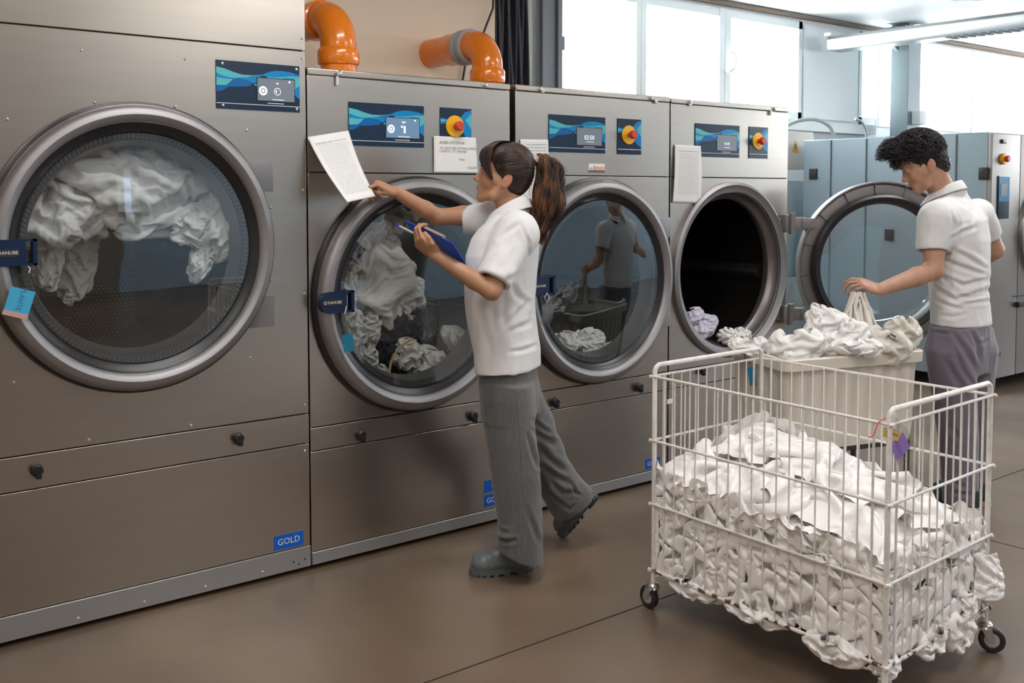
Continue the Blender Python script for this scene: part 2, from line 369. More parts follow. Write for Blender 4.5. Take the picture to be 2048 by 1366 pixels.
# ---------------------------------------------------------------- crumpled cloth: a sheet too big for its place, relaxed until it buckles
def upsample(A):
    v,u=A.shape[:2];B_=np.empty((2*v-1,)+(u,)+A.shape[2:]);B_[::2]=A;B_[1::2]=(A[:-1]+A[1:])/2
    D=np.empty((2*v-1,2*u-1)+A.shape[2:]);D[:,::2]=B_;D[:,1::2]=(B_[:,:-1]+B_[:,1:])/2;return D
def dcon(P,a,b,rest,k,comp=1.0):
    """distance constraint between slices a and b of the grid"""
    d=P[b]-P[a];L=np.sqrt((d*d).sum(-1))+1e-9;e=(L-rest)/L
    if comp<1: e=np.where(L<rest,e*comp,e)
    c=(.5*k*e)[...,None]*d;P[a]+=c;P[b]-=c
def relax_sheet(P,ru,rv,post,iters,bend=.25,k=.9):
    nv,nu=P.shape[:2];S=slice
    for it in range(iters):
        for o in(0,1):
            n=(nu-o)//2
            if n: a=(S(None),S(o,o+2*n,2));b=(S(None),S(o+1,o+1+2*n,2));m=min(P[a].shape[1],P[b].shape[1]);a=(S(None),S(o,o+2*m-1,2));b=(S(None),S(o+1,o+2*m,2));dcon(P,a,b,ru[a],k)
            n=(nv-o)//2
            if n: m=n;a=(S(o,o+2*m-1,2),S(None));b=(S(o+1,o+2*m,2),S(None));dcon(P,a,b,rv[a],k)
        for sgn in(0,1):
            for o in(0,1):
                m=(nv-o)//2
                if sgn==0: a=(S(o,o+2*m-1,2),S(0,nu-1));b=(S(o+1,o+2*m,2),S(1,nu))
                else: a=(S(o,o+2*m-1,2),S(1,nu));b=(S(o+1,o+2*m,2),S(0,nu-1))
                dcon(P,a,b,np.sqrt(ru[a]**2+rv[a]**2),.35)
        if bend:
            for st_,w in((2,bend),(4,bend*.6)):
                if nu>2*st_ and nv>2*st_:
                    for o in range(0,2):
                        a=(S(None),S(o*st_//2,nu-st_));b=(S(None),S(o*st_//2+st_,nu));d=P[b]-P[a];L=np.sqrt((d*d).sum(-1))+1e-9;r=ru[a]*st_*.93;e=np.minimum((L-r)/L,0);c=(.22*w*e)[...,None]*d;P[a]+=c;P[b]-=c
                        a=(S(o*st_//2,nv-st_),S(None));b=(S(o*st_//2+st_,nv),S(None));d=P[b]-P[a];L=np.sqrt((d*d).sum(-1))+1e-9;r=rv[a]*st_*.93;e=np.minimum((L-r)/L,0);c=(.22*w*e)[...,None]*d;P[a]+=c;P[b]-=c
        P=post(P,it/iters)
    return P
def crumple(anchor,normal,size,lo,hi,seed,nu=25,nv=25,levels=3,iters=(120,70,40),ka=.03,press=.0006,vary=.35,kick=.5,bend=.25,extra=None):
    """anchor(U,V)->(..,3) where the sheet wants to lie, normal(U,V) outward; size: real (u,v) size of the cloth"""
    def uv(nu,nv): 
        U,V=np.meshgrid(np.linspace(0,1,nu),np.linspace(0,1,nv));return U,V
    rs=np.random.RandomState(seed);P=None
    for l in range(levels):
        U,V=uv(nu,nv);A=anchor(U,V);N=normal(U,V);q=np.stack([U*size[0],V*size[1],np.full_like(U,seed*3.3)],-1)
        mu=1+vary*perlin(q*2.6,seed);mv=1+vary*perlin(q*2.6+9,seed+1)
        ru=size[0]/(nu-1)*mu;rv=size[1]/(nv-1)*mv
        if P is None:
            n=perlin(q*5,seed+2)+.6*perlin(q*11,seed+3);P=A+N*((lo+hi)/2+kick*(hi-lo)*n)[...,None]+.02*vnoise(q*6,seed+4)*size[0]
        else: P=upsample(P);P+=.0015*vnoise(q*30,seed+7)
        def post(P,t):
            D=P-A;o=(D*N).sum(-1);P=P-D*ka*(1 if t<.7 else .5)-N*press
            D=P-A;o=(D*N).sum(-1);c=np.clip(o,lo,hi);P=P+N*(c-o)[...,None]
            if extra is not None: P=extra(P)
            return P
        P=relax_sheet(P,ru,rv,post,iters[l],bend)
        nu=2*nu-1;nv=2*nv-1
    return P
def sheet_mesh(P,th=0):
    nv,nu=P.shape[:2];I=np.arange(nu*nv).reshape(nv,nu)
    return P.reshape(-1,3),np.stack([I[:-1,:-1],I[:-1,1:],I[1:,1:],I[1:,:-1]],-1).reshape(-1,4)
# ================================================================= the room
def st(o): o['kind']='structure';return o
m=M['floor']=mat('polished_concrete',(.2,.15,.11),.33,Specular_IOR_Level=.8)
n,r=noise_col(m,(.105,.070,.046),(.205,.147,.103),1.1,9,lo=.30,hi=.72,dist=.6)
n2=nd(m,'ShaderNodeTexNoise');n2.inputs['Scale'].default_value=2.3;n2.inputs['Detail'].default_value=7;lk(m,coords(m,(1,.6,1)),n2.inputs['Vector'])
rr=nd(m,'ShaderNodeMapRange');rr.inputs['To Min'].default_value=.24;rr.inputs['To Max'].default_value=.46;lk(m,n2.outputs['Fac'],rr.inputs['Value']);lk(m,rr.outputs[0],pb(m).inputs['Roughness'])
M['joint']=mat('floor_joint',(.03,.02,.015),.8)
m=M['cream']=mat('cream_wall_paint',(.86,.73,.58),.8);noise_bump(m,30,.08,.004)
M['ceil']=mat('white_ceiling',(.86,.87,.86),.6)
M['pvc']=mat('white_pvc',(.70,.75,.76),.4)
M['wallw']=mat('white_wall_panel',(.74,.76,.78),.55)
M['wallblue']=mat('blue_grey_wall',(.29,.37,.44),.6)
M['postm']=mat('grey_steel_post',(.20,.23,.26),.5,.3)
M['column']=mat('painted_column',(.26,.33,.35),.5)
M['curtain']=mat('dark_plastic_sheeting',(.035,.035,.05),.35)
X0,X1,Y0,Y1,ZC=-2.2,16.,-7.5,2.6,3.24
st(B().box((X0,Y0,-.1),(X1,Y1+.2,0)).build('floor',M['floor']))
jb=B().box((X0+.01,-1.083,.0002),(X1,-1.077,.0012));jb.box((4.412,Y0,.0002),(4.417,-1.08,.0012))
st(jb.build('trim_1',M['joint']))
st(B().box((X0,Y0,ZC),(X1,Y1+.2,ZC+.12)).build('ceiling',M['ceil']))
# cream wall behind the dryers, with its return
st(B().box((X0,.9,0),(3.614,1.02,ZC)).box((3.5,1.02,0),(3.614,Y1,ZC)).build('wall_back',M['cream']))
st(B().box((X0-.12,Y0,0),(X0,1.02,ZC)).build('wall_left',M['cream']))
# window wall
wb=B();zs,zt=2.20,3.17
wb.box((3.614,Y1,0),(X1,Y1+.15,zs));wb.box((3.614,Y1,zt),(X1,Y1+.15,ZC));wb.box((8.80,Y1,zs),(9.80,Y1+.15,zt));wb.box((3.614,Y1,zs),(4.3,Y1+.15,zt))
st(wb.build('wall_window_side',M['wallw']))
st(B().box((8.82,Y1-.02,zs+.03),(9.76,Y1-.001,zt-.03)).build('trim_2',M['pvc']))
st(B().box((3.614,Y1-.05,ZC-.045),(X1,Y1-.002,ZC-.02)).build('trim_3',mat('brown_strip',(.22,.15,.10),.7)))
st(B().box((8.0,Y1-.09,2.10),(10.0,Y1-.002,2.20)).build('trim_4',M['pvc']))
def window(i,x0,x1,mulls,z0=zs,z1=zt,y=Y1,fr=.055,pane='pane'):
    r=empty(f'window_{i}',((x0+x1)/2,y+.05,z0));r['kind']='structure'
    b=B();b.box((x0,y-.01,z0),(x1,y+.10,z0+fr+.03));b.box((x0,y-.01,z1-fr-.02),(x1,y+.10,z1));b.box((x0,y-.01,z0),(x0+fr,y+.10,z1));b.box((x1-fr,y-.01,z0),(x1,y+.10,z1))
    for a,c in mulls: b.box((a,y-.015,z0),(c,y+.10,z1)); b.box(((a+c)/2-.004,y-.018,z0),((a+c)/2+.004,y-.015,z1))
    b.build('window_frame',M['pvc'],r,bevel=.004)
    B().box((x0+.02,y+.06,z0+.02),(x1-.02,y+.066,z1-.02)).build('window_pane',M[pane],r)
    localize(r);return r
w1=window(1,4.30,8.80,[(5.30,5.42),(6.467,6.588),(7.547,7.703)])
window(2,9.80,15.2,[(10.12,10.2),(12.15,12.20),(13.9,13.98)])
b=B();b.tube([(7.625,2.57,2.60),(7.625,2.53,2.60),(7.66,2.52,2.62),(7.69,2.52,2.68),(7.68,2.52,2.75),(7.64,2.53,2.78)],.016);hd=b.build('window_handle',M['white'],w1);hd.matrix_parent_inverse=w1.matrix_world.inverted()
# other side of the room: window bands over a blue-grey wall (seen only in reflections)
wb=B();wb.box((3.95,Y0-.15,0),(X1,Y0,ZC));wb.box((3.45,Y0-.15,0),(3.95,Y0,1.5));wb.box((3.45,Y0-.15,2.62),(3.95,Y0,ZC))
st(wb.build('wall_front',M['wallblue']))
st(B().box((X0,Y0-.15,0),(3.45,Y0,ZC)).build('wall_front',mat('brown_wall',(.20,.16,.13),.7)))
window(3,3.45,3.95,[],z0=1.5,z1=2.62,y=Y0-.12,fr=.16,pane='pane_dim')
st(B().box((X1,Y0,0),(X1+.12,Y1+.15,2.2)).box((X1,Y0,3.0),(X1+.12,Y1+.15,ZC)).build('wall_right',M['wallw']))  # unseen wall; its high opening is added to brighten the dryer panels
# steel post, dark sheeting and light strip at the end of the cream wall
tag(B().box((3.96,.93,0),(4.125,1.07,ZC)).box((3.97,.91,0),(3.985,.93,ZC)).box((4.09,.91,0),(4.125,.93,ZC)).build('steel_post',M['postm'],bevel=.003),'grey steel post standing at the left edge of the windows behind the dryers','post')
V=[];NX,NZ=60,50
for j in range(NZ):
    for i in range(NX):
        u=i/(NX-1);x=3.625+u*.235;z=.02+j/(NZ-1)*3.2;y=.93+.03*math.sin(u*31+math.sin(z*1.7)*1.3)+.012*math.sin(u*83+z*2.5)
        V.append((x,y,z))
Q=[(j*NX+i,j*NX+i+1,(j+1)*NX+i+1,(j+1)*NX+i) for j in range(NZ-1) for i in range(NX-1)]
o=npmesh('plastic_sheet',V,Q,M['curtain']);sd=o.modifiers.new('t','SOLIDIFY');sd.thickness=.004
tag(o,'dark plastic sheeting hanging in folds beside the grey steel post','sheet')
tag(B().box((3.885,.95,0),(3.925,.985,ZC)).build('conduit',mat('pale_conduit',(.62,.66,.64),.5)),'pale upright conduit between the dark sheeting and the grey post','conduit')
bx=B().box((4.13,.93,2.33),(4.16,1.0,2.41),bev=.004);bx.tube([(4.145,.96,2.33),(4.15,.955,2.29),(4.14,.955,2.27)],.006)
tag(bx.build('junction_box',M['postm']),'small grey box fixed to the window side of the steel post','box')
tag(B().tube([(3.55,.87,3.2),(3.56,.875,2.9),(3.585,.87,2.75),(3.57,.86,2.5),(3.50,.875,2.33),(3.40,.88,2.2),(3.36,.885,2.0)],.006).build('cable',M['black']),'thin black cable running down the cream wall to the second dryer','cable')
# column by the narrow window
cr=empty('column',(10.2,2.3,0),'blue-grey painted column in front of the narrow window','column')
B().box((10.08,2.2,0),(10.32,2.4,ZC)).build('column_shaft',M['column'],cr,bevel=.004)
b=B();b.box((9.95,2.16,3.12),(10.36,2.42,3.2));b.add([(9.72,2.3,3.12),(10.06,2.3,3.12),(10.06,2.3,2.96),(9.72,2.34,3.12),(10.06,2.34,3.12),(10.06,2.34,2.96)],[(0,1,2),(5,4,3),(0,3,4,1),(1,4,5,2),(2,5,3,0)])
b.build('bracket',M['column'],cr);localize(cr)
tag(B().box((10.14,2.10,2.20),(10.28,2.19,2.34),bev=.01).build('junction_box',M['wallw']),'small white box fixed near the foot of the visible blue-grey column','box')
# wide floodlight-like duct running out from the window wall to the right
t=empty('cable_tray',(9.12,2.4,2.95),'galvanised cable tray hanging below the ceiling at upper right','cable tray')
b=B();xs,zz=9.13,2.93
prof=[(-.13,.07),(-.10,.10),(.10,.10),(.13,.07),(.13,-.01),(.11,-.04),(-.11,-.04),(-.13,-.01)]
n=len(prof);b.add([(xs+p[0],y,zz+p[1]) for y in(2.45,-3.6) for p in prof],[(i,(i+1)%n,n+(i+1)%n,n+i) for i in range(n)]+[tuple(range(n)),tuple(range(2*n-1,n-1,-1))])
b.build('duct',M['galv'],t,bevel=.004)
b=B()
for k in range(60): y=1.2-k*.08;b.box((xs-.08,y,zz-.046),(xs+.08,y+.045,zz-.0405))
b.build('slots',mat('slot_dark',(.12,.14,.15),.6),t)
B().box((xs-.16,2.40,zz+.10),(xs-.13,2.46,zz+.13)).build('clip',M['screw'],t);B().box((xs+.10,1.6,zz+.10),(xs+.13,1.66,zz+.14)).build('clip',M['screw'],t);localize(t)
def lamp(name,x,y,rz,L,label,grp=None,z=ZC-.13,strength=9,w=.16):
    t=empty(name,(x,y,z),label,'ceiling light',grp,rz)
    b=B().box((-L/2,-w,-.02),(L/2,w,.05),bev=.008);b.build('housing',M['galv'],t)
    B().box((-L/2+.02,-w+.02,-.026),(L/2-.02,w-.02,-.0205)).build('diffuser',M['tube'],t)
    b=B()
    for s in(-.8,.8): b.tube([(s*L/2*.9,0,.05),(s*L/2*.9,0,.13)],.006)
    b.build('hanger',M['galv'],t);return t
m=M['tube']=mat('added_lamp_diffuser',(.9,.9,.9),.5);pb(m).inputs['Emission Color'].default_value=(1,.97,.93,1);pb(m).inputs['Emission Strength'].default_value=6.0
p=at(1985,14,'z',3.14)
fx=empty('ceiling_light',(p[0]+.5,p[1]-.3,3.16),'grey ceiling fitting at the top right corner above the washers','ceiling light')
b=B().box((p[0]-.9,p[1]-1.0,3.13),(p[0]+1.2,p[1]+.05,3.20),bev=.01);b.build('housing',M['galv'],fx);B().box((p[0]-.5,p[1]-.9,3.122),(p[0]+1.1,p[1]-.1,3.129)).build('diffuser',M['pvc'],fx);localize(fx)
# wall things right of the dryers
eb=empty('electrical_cabinet',(7.86,1.8,1.30),'cream electrical cabinet with a yellow warning sign between dryers and washer','electrical cabinet')
a=at(1578,262,'y',1.9);c=at(1624,345,'y',1.9)
B().box((a[0]-.25,1.9,1.70),(8.02,2.15,2.03),bev=.01).build('cabinet_body',mat('cream_cabinet',(.72,.68,.62),.5),eb)
B().add([(7.70,1.895,1.845),(7.80,1.895,1.845),(7.75,1.895,1.95)],[(0,1,2)]).build('warning_sign',mat('sign_yellow',srgb(225,170,10),.5),eb)
B().box((7.745,1.892,1.87),(7.756,1.8949,1.92)).build('warning_mark',M['ink'],eb)
localize(eb)
tag(B().box((7.1,1.92,1.26),(7.97,2.2,1.60),bev=.01).build('wall_panel',mat('pale_blue_box',(.55,.63,.68),.4)),'pale blue-white box below the cream electrical cabinet','box')
tag(B().box((6.9,1.92,.75),(7.97,2.2,1.22),bev=.01).build('wall_panel',mat('pale_blue_box2',(.45,.60,.66),.4)),'pale box below the other pale box beside the open dryer door','box')
pts=[at(x,y,'y',1.7) for x,y in((1560,262),(1580,248),(1605,240),(1635,240),(1658,252),(1668,270))]
def sp(P,n=40):
    P=np.array(P,float);t=np.linspace(0,len(P)-1,n);out=[]
    Pe=np.vstack([2*P[0]-P[1],P,2*P[-1]-P[-2]])
    for x in t:
        i=min(int(x),len(P)-2);f=x-i;a,b_,c_,d=Pe[i],Pe[i+1],Pe[i+2],Pe[i+3]
        out.append(.5*((2*b_)+(-a+c_)*f+(2*a-5*b_+4*c_-d)*f*f+(-a+3*b_-3*c_+d)*f**3))
    return np.array(out)
tag(B().tube(sp(pts),.016).build('hose',mat('grey_hose',(.42,.50,.50),.5)),'grey hose arching over the cream electrical cabinet','hose')
pts=[at(x,y,'y',2.0) for x,y in((1710,238),(1722,243),(1730,256),(1733,275))]
tag(B().tube(sp(pts,16),.013).build('hose',mat('grey_hose2',(.40,.46,.46),.5)),'short grey hose bending down beside the blue-grey column','hose')
# orange exhaust pipes
def orange(cx,cy,zbase,zc,r,R,yend,label,seal=False,collar=.03):
    t=empty('exhaust_pipe',(cx,cy,zbase),label,'pipe')
    P=[(cx,cy,zbase+.038),(cx,cy,zc-R)]+[(cx,cy+R-R*math.cos(a),zc-R+R*math.sin(a)) for a in np.linspace(.1,PI/2,12)]+[(cx,yend,zc)]
    P1=[p for p in P]
    B().tube(P1,r,32,cap=False).build('elbow',M['orange'],t)
    B().lathe([(r,-.01),(r+.009,-.006),(r+.012,.0),(r+.012,.05),(r+.006,.06),(r,.065)],(cx,cy,zc-R-.07),'z',40).build('socket',M['orange'],t)
    if not seal: B().lathe([(r,-.01),(r+.010,-.006),(r+.010,.06),(r,.065)],(cx,cy+R+.01,zc),'y',40).build('socket',M['orange'],t)
    else:
        B().lathe([(r,0),(r+.014,.003),(r+.014,.03),(r+.004,.036),(r+.002,.05),(r+.014,.055),(r+.014,.075),(r,.08)],(cx,cy+R+.01,zc),'y',40).build('seal_ring',M['graypipe'],t)
        B().lathe([(r,.09),(r+.008,.095),(r+.006,.19),(r,.2)],(cx,cy+R,zc),'y',40).build('socket',M['orange'],t)
    localize(t);return t
p1=J(677,100,4.54);orange(p1[0],p1[1],1.95,2.26,.078,.135,.9,'orange pipe elbow rising from the second dryer beside the tall dryer')
p2=J(975,150,5.15);orange(p2[0],p2[1],1.95,2.225,.075,.115,.9,'orange pipe with grey seal ring entering the cream wall above the sheeting end',True)
# washer on the right
wr=empty('washing_machine',(8.4,.9,0),'big blue-grey washing machine behind the man with a dark round door','washing machine')
B().box((7.62,.12,.10),(9.6,1.72,1.94)).build('body',M['bluegrey'],wr,bevel=.006)
M['wsteel']=mat('washer_front_steel',(.24,.225,.215),.42,.7)
B().box((7.625,.085,.10),(8.06,.118,1.93),bev=.004).build('front_panel',M['wsteel'],wr);B().box((8.07,.085,.10),(9.6,.118,1.93),bev=.004).build('front_panel',M['wsteel'],wr)
sb=B()
for y in (.36,1.12,1.45): sb.box((7.612,y-.004,.12),(7.6195,y+.004,1.93))
sb.build('side_seam',mat('seam_grey',(.10,.13,.15),.6),wr)
for px,py in((1627,348),(1779,470),(1968,347)):
    p=at(px,py,'x',7.62);b=B().box((7.605,p[1]-.035,p[2]-.045),(7.6195,p[1]+.035,p[2]+.045),bev=.004);b.build('latch',M['black'],wr)
B().box((7.71,.075,1.30),(7.88,.084,1.62),bev=.002).build('control_panel',M['p_navy'],wr);B().box((7.715,.0725,1.43),(7.875,.0745,1.615)).build('panel_graphic',M['p_blue'],wr);B().box((7.74,.070,1.47),(7.84,.0722,1.56)).build('screen',M['screen2'],wr)
B().lathe([(1e-5,-.02),(.04,-.02),(.04,0),(.03,.005)],(7.78,.084,1.745),'y',24).build('stop_plate',M['yellow'],wr);B().lathe([(1e-5,-.05),(.02,-.05),(.024,-.045),(.02,-.02)],(7.78,.084,1.745),'y',24).build('stop_button',M['red'],wr)
B().box((7.75,.07,1.86),(7.81,.084,1.89),bev=.004).build('switch',M['black'],wr)
c0=(8.42,.085,1.18);B().lathe([(.36,0),(.36,-.03),(.345,-.045),(.32,-.045),(.31,-.02),(.31,0)],c0,'y',64).build('door_ring',M['chrome'],wr);B().lathe([(1e-5,.0),(.12,-.005),(.31,-.012)],c0,'y',64).build('door_glass',mat('dark_glass',(.015,.014,.013),.12),wr)
B().box((8.03,.05,.62),(8.2,.083,.66),bev=.006).build('drawer_handle',M['black'],wr);B().box((8.00,.0785,.70),(9.6,.084,.705)).build('drawer_seam',M['dark'],wr)
B().box((7.72,.06,.27),(7.78,.083,.30),bev=.005).build('knob',M['black'],wr)
for x,y in((7.75,.22),(9.4,.22),(7.75,1.6),(9.4,1.6)): B().cyl((x,y,0),.03,0,.11,'z',16).build('foot',M['black'],wr)
localize(wr)
wr2=empty('washing_machine',(10.75,.9,0),'second washing machine in the far row at the right edge','washing machine')
B().box((9.72,.12,.10),(11.7,1.72,1.94)).build('body',M['bluegrey'],wr2,bevel=.006)
for x,y in((9.85,.22),(11.5,.22),(9.85,1.6),(11.5,1.6)): B().cyl((x,y,0),.03,0,.11,'z',16).build('foot',M['black'],wr2)
c0=(10.5,.12,1.18);B().lathe([(.36,0),(.36,-.03),(.345,-.045),(.32,-.045),(.31,-.02),(.31,0)],c0,'y',64).build('door_ring',M['chrome'],wr2)
localize(wr2)
# ================================================================= dryers
def text_into(b,s,size,org,xd=(1,0,0),zd=(0,0,1),m=0,th=.0004,align='CENTER',shear=0):
    cu=bpy.data.curves.new('t','FONT');cu.body=s;cu.size=size;cu.align_x=align;cu.align_y='CENTER';cu.shear=shear;cu.resolution_u=2
    o=bpy.data.objects.new('t',cu);C.objects.link(o);bpy.context.view_layer.update()
    me=bpy.data.meshes.new_from_object(o.evaluated_get(bpy.context.evaluated_depsgraph_get()))
    xd=np.array(xd,float);xd/=np.linalg.norm(xd);zd=np.array(zd,float);zd/=np.linalg.norm(zd);org=np.array(org,float)
    b.add([org+xd*v.co.x+zd*v.co.y for v in me.vertices],[list(p.vertices) for p in me.polygons],m)
    bpy.data.objects.remove(o);bpy.data.curves.remove(cu);bpy.data.meshes.remove(me);return b
def holed(b,x0,x1,z0,z1,cx,cz,r,y0,y1,N=96,m=0):
    an=sorted([2*PI*k/N for k in range(N)]+[math.atan2(z-cz,x-cx)%(2*PI) for x in(x0,x1) for z in(z0,z1)])
    vs=[];n=len(an)
    for a in an:
        c,s=math.cos(a),math.sin(a)
        t=min(((x1-cx)/c if c>1e-9 else (x0-cx)/c if c<-1e-9 else 1e9),((z1-cz)/s if s>1e-9 else (z0-cz)/s if s<-1e-9 else 1e9))
        for y in(y0,y1): vs+=[(cx+r*c,y,cz+r*s),(cx+t*c,y,cz+t*s)]
    fs=[]
    for i in range(n):
        j=(i+1)%n;a,c=4*i,4*j
        fs+=[(a,a+1,c+1,c),(a+2,c+2,c+3,a+3),(a,c,c+2,a+2),(a+1,a+3,c+3,c+1)]
    return b.add(vs,fs,m)
WAVES=[('p_teal',[(0,.86),(.1,.83),(.2,.77),(.3,.73),(.42,.73),(.5,.755),(.42,.71),(.3,.66),(.2,.64),(.1,.67),(0,.73)]),
 ('p_blue',[(0,.735),(.08,.68),(.18,.65),(.3,.67),(.42,.70),(.5,.75),(.55,.77),(.62,.83),(.7,.865),(.8,.87),(.9,.85),(1,.80),(1,.765),(.9,.77),(.8,.745),(.7,.72),(.6,.72),(.55,.74),(.5,.70),(.48,.6),(.42,.56),(.36,.62),(.26,.65),(.2,.62),(.1,.62),(0,.64)]),
 ('p_teal',[(0,.64),(.1,.62),(.19,.62),(.16,.56),(.11,.49),(0,.48)]),
 ('p_deep',[(0,.48),(.11,.49),(.17,.565),(.21,.625),(.28,.64),(.36,.61),(.42,.54),(.38,.50),(.25,.47),(.14,.46),(.09,.40),(.04,.36),(0,.35)]),
 ('p_teal',[(.44,.55),(.5,.58),(.5,.45)]),
 ('p_teal',[(.6,.72),(.7,.72),(.8,.745),(.9,.77),(1,.765),(1,.56),(.97,.54),(.94,.48),(.9,.5),(.9,.66),(.6,.69)]),
 ('p_blue',[(1,.57),(.96,.53),(.935,.46),(.94,.37),(.97,.31),(1,.29)])]
WAVES2=[('p_blue',[(0,.75),(.25,.72),(.5,.66),(.8,.92),(1,.97),(1,.2),(.8,.3),(.65,.5),(.5,.55),(.2,.62),(0,.6)]),('p_teal',[(.8,.72),(.95,.85),(1,.86),(1,.5),(.9,.6)]),('p_teal',[(0,.72),(.2,.7),(.35,.64),(.2,.68),(0,.64)])]
def ctrl(root,x0,x1,z0,z1,scr,screws=False,mode=0):
    w,h=x1-x0,z1-z0;b=B();mats=['p_navy','p_teal','p_blue','p_deep','white','black']
    b.box((x0,-.004,z0),(x1,.0,z1));y=-.0042
    for i,(c,P) in enumerate(WAVES): 
        b.add([(x0+u*w,y-.00012*i,z0+v*h) for u,v in P],[tuple(range(len(P)))],mats.index(c))
    b.box((x0,y-.0006,z0+.112*h),(x1,y,z0+.124*h),4);b.box((x0+.60*w,y-.0006,z0+.158*h),(x0+.80*w,y,z0+.172*h),4);b.box((x0+.47*w,y-.0014,z0+.20*h),(x0+.94*w,y-.001,z0+.70*h),5)
    text_into(b,'connected',.012,(x0+.86*w,y-.0012,z0+.715*h),m=0)
    cp=b.build('control_panel',[M[k] for k in mats],root,sm=False)
    b=B();ys=-.0062;b.box((x0+.48*w,ys,z0+.215*h),(x0+.93*w,-.0054,z0+.685*h),0)
    def ic(u,v): return (x0+u*w,ys-.0004,z0+v*h)
    if mode==0:
        b.lathe([(.010,0),(.017,0)],ic(.545,.42),'y',24,1);b.lathe([(1e-5,0),(.006,0)],ic(.545,.42),'y',12,1);b.lathe([(.012,0),(.014,0)],ic(.72,.42),'y',20,1);b.box(*[np.array(ic(u,v)) for u,v in((.70,.39),(.712,.45))],1);b.add([ic(.70,.60),ic(.74,.60),ic(.72,.57)],[(0,1,2)],1);b.box(np.array(ic(.66,.24)),np.array(ic(.80,.25))+np.array([0,.0003,0]),1);b.lathe([(1e-5,0),(.004,0)],ic(.87,.64),'y',10,1)
    elif mode==1:
        b.lathe([(.010,0),(.017,0)],ic(.545,.42),'y',24,1);b.lathe([(1e-5,0),(.006,0)],ic(.545,.42),'y',12,1);b.box(np.array(ic(.715,.33)),np.array(ic(.74,.50))+np.array([0,.0003,0]),1);b.lathe([(1e-5,0),(.005,0)],ic(.69,.48),'y',10,1);b.add([ic(.68,.60),ic(.75,.60),ic(.715,.56)],[(0,1,2)],1);b.box(np.array(ic(.64,.24)),np.array(ic(.80,.25))+np.array([0,.0003,0]),1);b.lathe([(1e-5,0),(.004,0)],ic(.87,.64),'y',10,1)
    else: text_into(b,'02:50' if mode==2 else '01:00',.030 if mode==2 else .02,ic(.70,.42),m=1);b.box(np.array(ic(.64,.30)),np.array(ic(.78,.31))+np.array([0,.0003,0]),1)
    b.build('screen',[M['screen2'] if mode in(0,2,3) else M['screen'],M['icon']],cp,sm=False)
    if screws:
        for u,v in((.07,.93),(.96,.93),(.07,.07),(.96,.07)): B().lathe([(1e-5,-.008),(.0045,-.0075),(.006,-.005),(.006,-.004)],(x0+u*w,0,z0+v*h),'y',12).build('screw',M['screw'],cp)
    return cp
def stop(root,x0,x1,z0,z1):
    w,h=x1-x0,z1-z0;b=B();mats=['p_navy','p_teal','p_blue','white'];b.box((x0,-.004,z0),(x1,0,z1))
    for i,(c,P) in enumerate(WAVES2): b.add([(x0+u*w,-.0042-.0002*i,z0+v*h) for u,v in P],[tuple(range(len(P)))],mats.index(c))
    b.box((x0,-.0052,z0+.13*h),(x1,-.0045,z0+.145*h),3)
    sp_=b.build('stop_panel',[M[k] for k in mats],root,sm=False);c=(x0+.45*w,0,z0+.55*h)
    B().lathe([(1e-5,-.011),(.045,-.011),(.047,-.009),(.047,-.004)],c,'y',40).build('stop_plate',M['yellow'],sp_)
    B().lathe([(1e-5,-.05),(.017,-.05),(.021,-.046),(.021,-.03),(.012,-.027),(.012,-.010)],c,'y',32).build('stop_button',M['red'],sp_)
def latch_geom(b,cx,cz,y=-.075,w=.115,h=.085,L=0):
    """dark blue door handle: rounded left end, open square grip at right"""
    P=[]
    r=h/2
    for k in range(13): a=PI/2+PI*k/12;P.append((cx+r*1.0*math.cos(a)*.8,0,cz+r*math.sin(a)))
    x1=cx+w-.035
    P+=[(x1,0,cz-r),(x1,0,cz+r)]
    b.poly([(p[0],y,p[2]) for p in P],.03,(0,1,0),0)
    xr=x1+.035;b.box((x1,y,cz+r-.007),(xr,y+.03,cz+r));b.box((x1,y,cz-r),(xr,y+.03,cz-r+.007));b.box((xr-.013,y,cz-r),(xr,y+.03,cz+r))
    b.box((cx-.025,y-.0012,cz-.013),(cx+.060,y,cz+.013),1)
    text_into(b,'DANUBE',.0155,(cx+.026,y-.0018,cz),m=2)
    b.lathe([(.0045,0),(.0065,0)],(cx-.0155,y-.0018,cz),'y',14,2)
    return b
def ring_prof(R): return [(R,-.004),(R,-.040),(R-.006,-.056),(R-.018,-.067),(R-.036,-.071),(R-.052,-.064),(R-.062,-.050),(R-.066,-.032),(R-.066,-.010)]
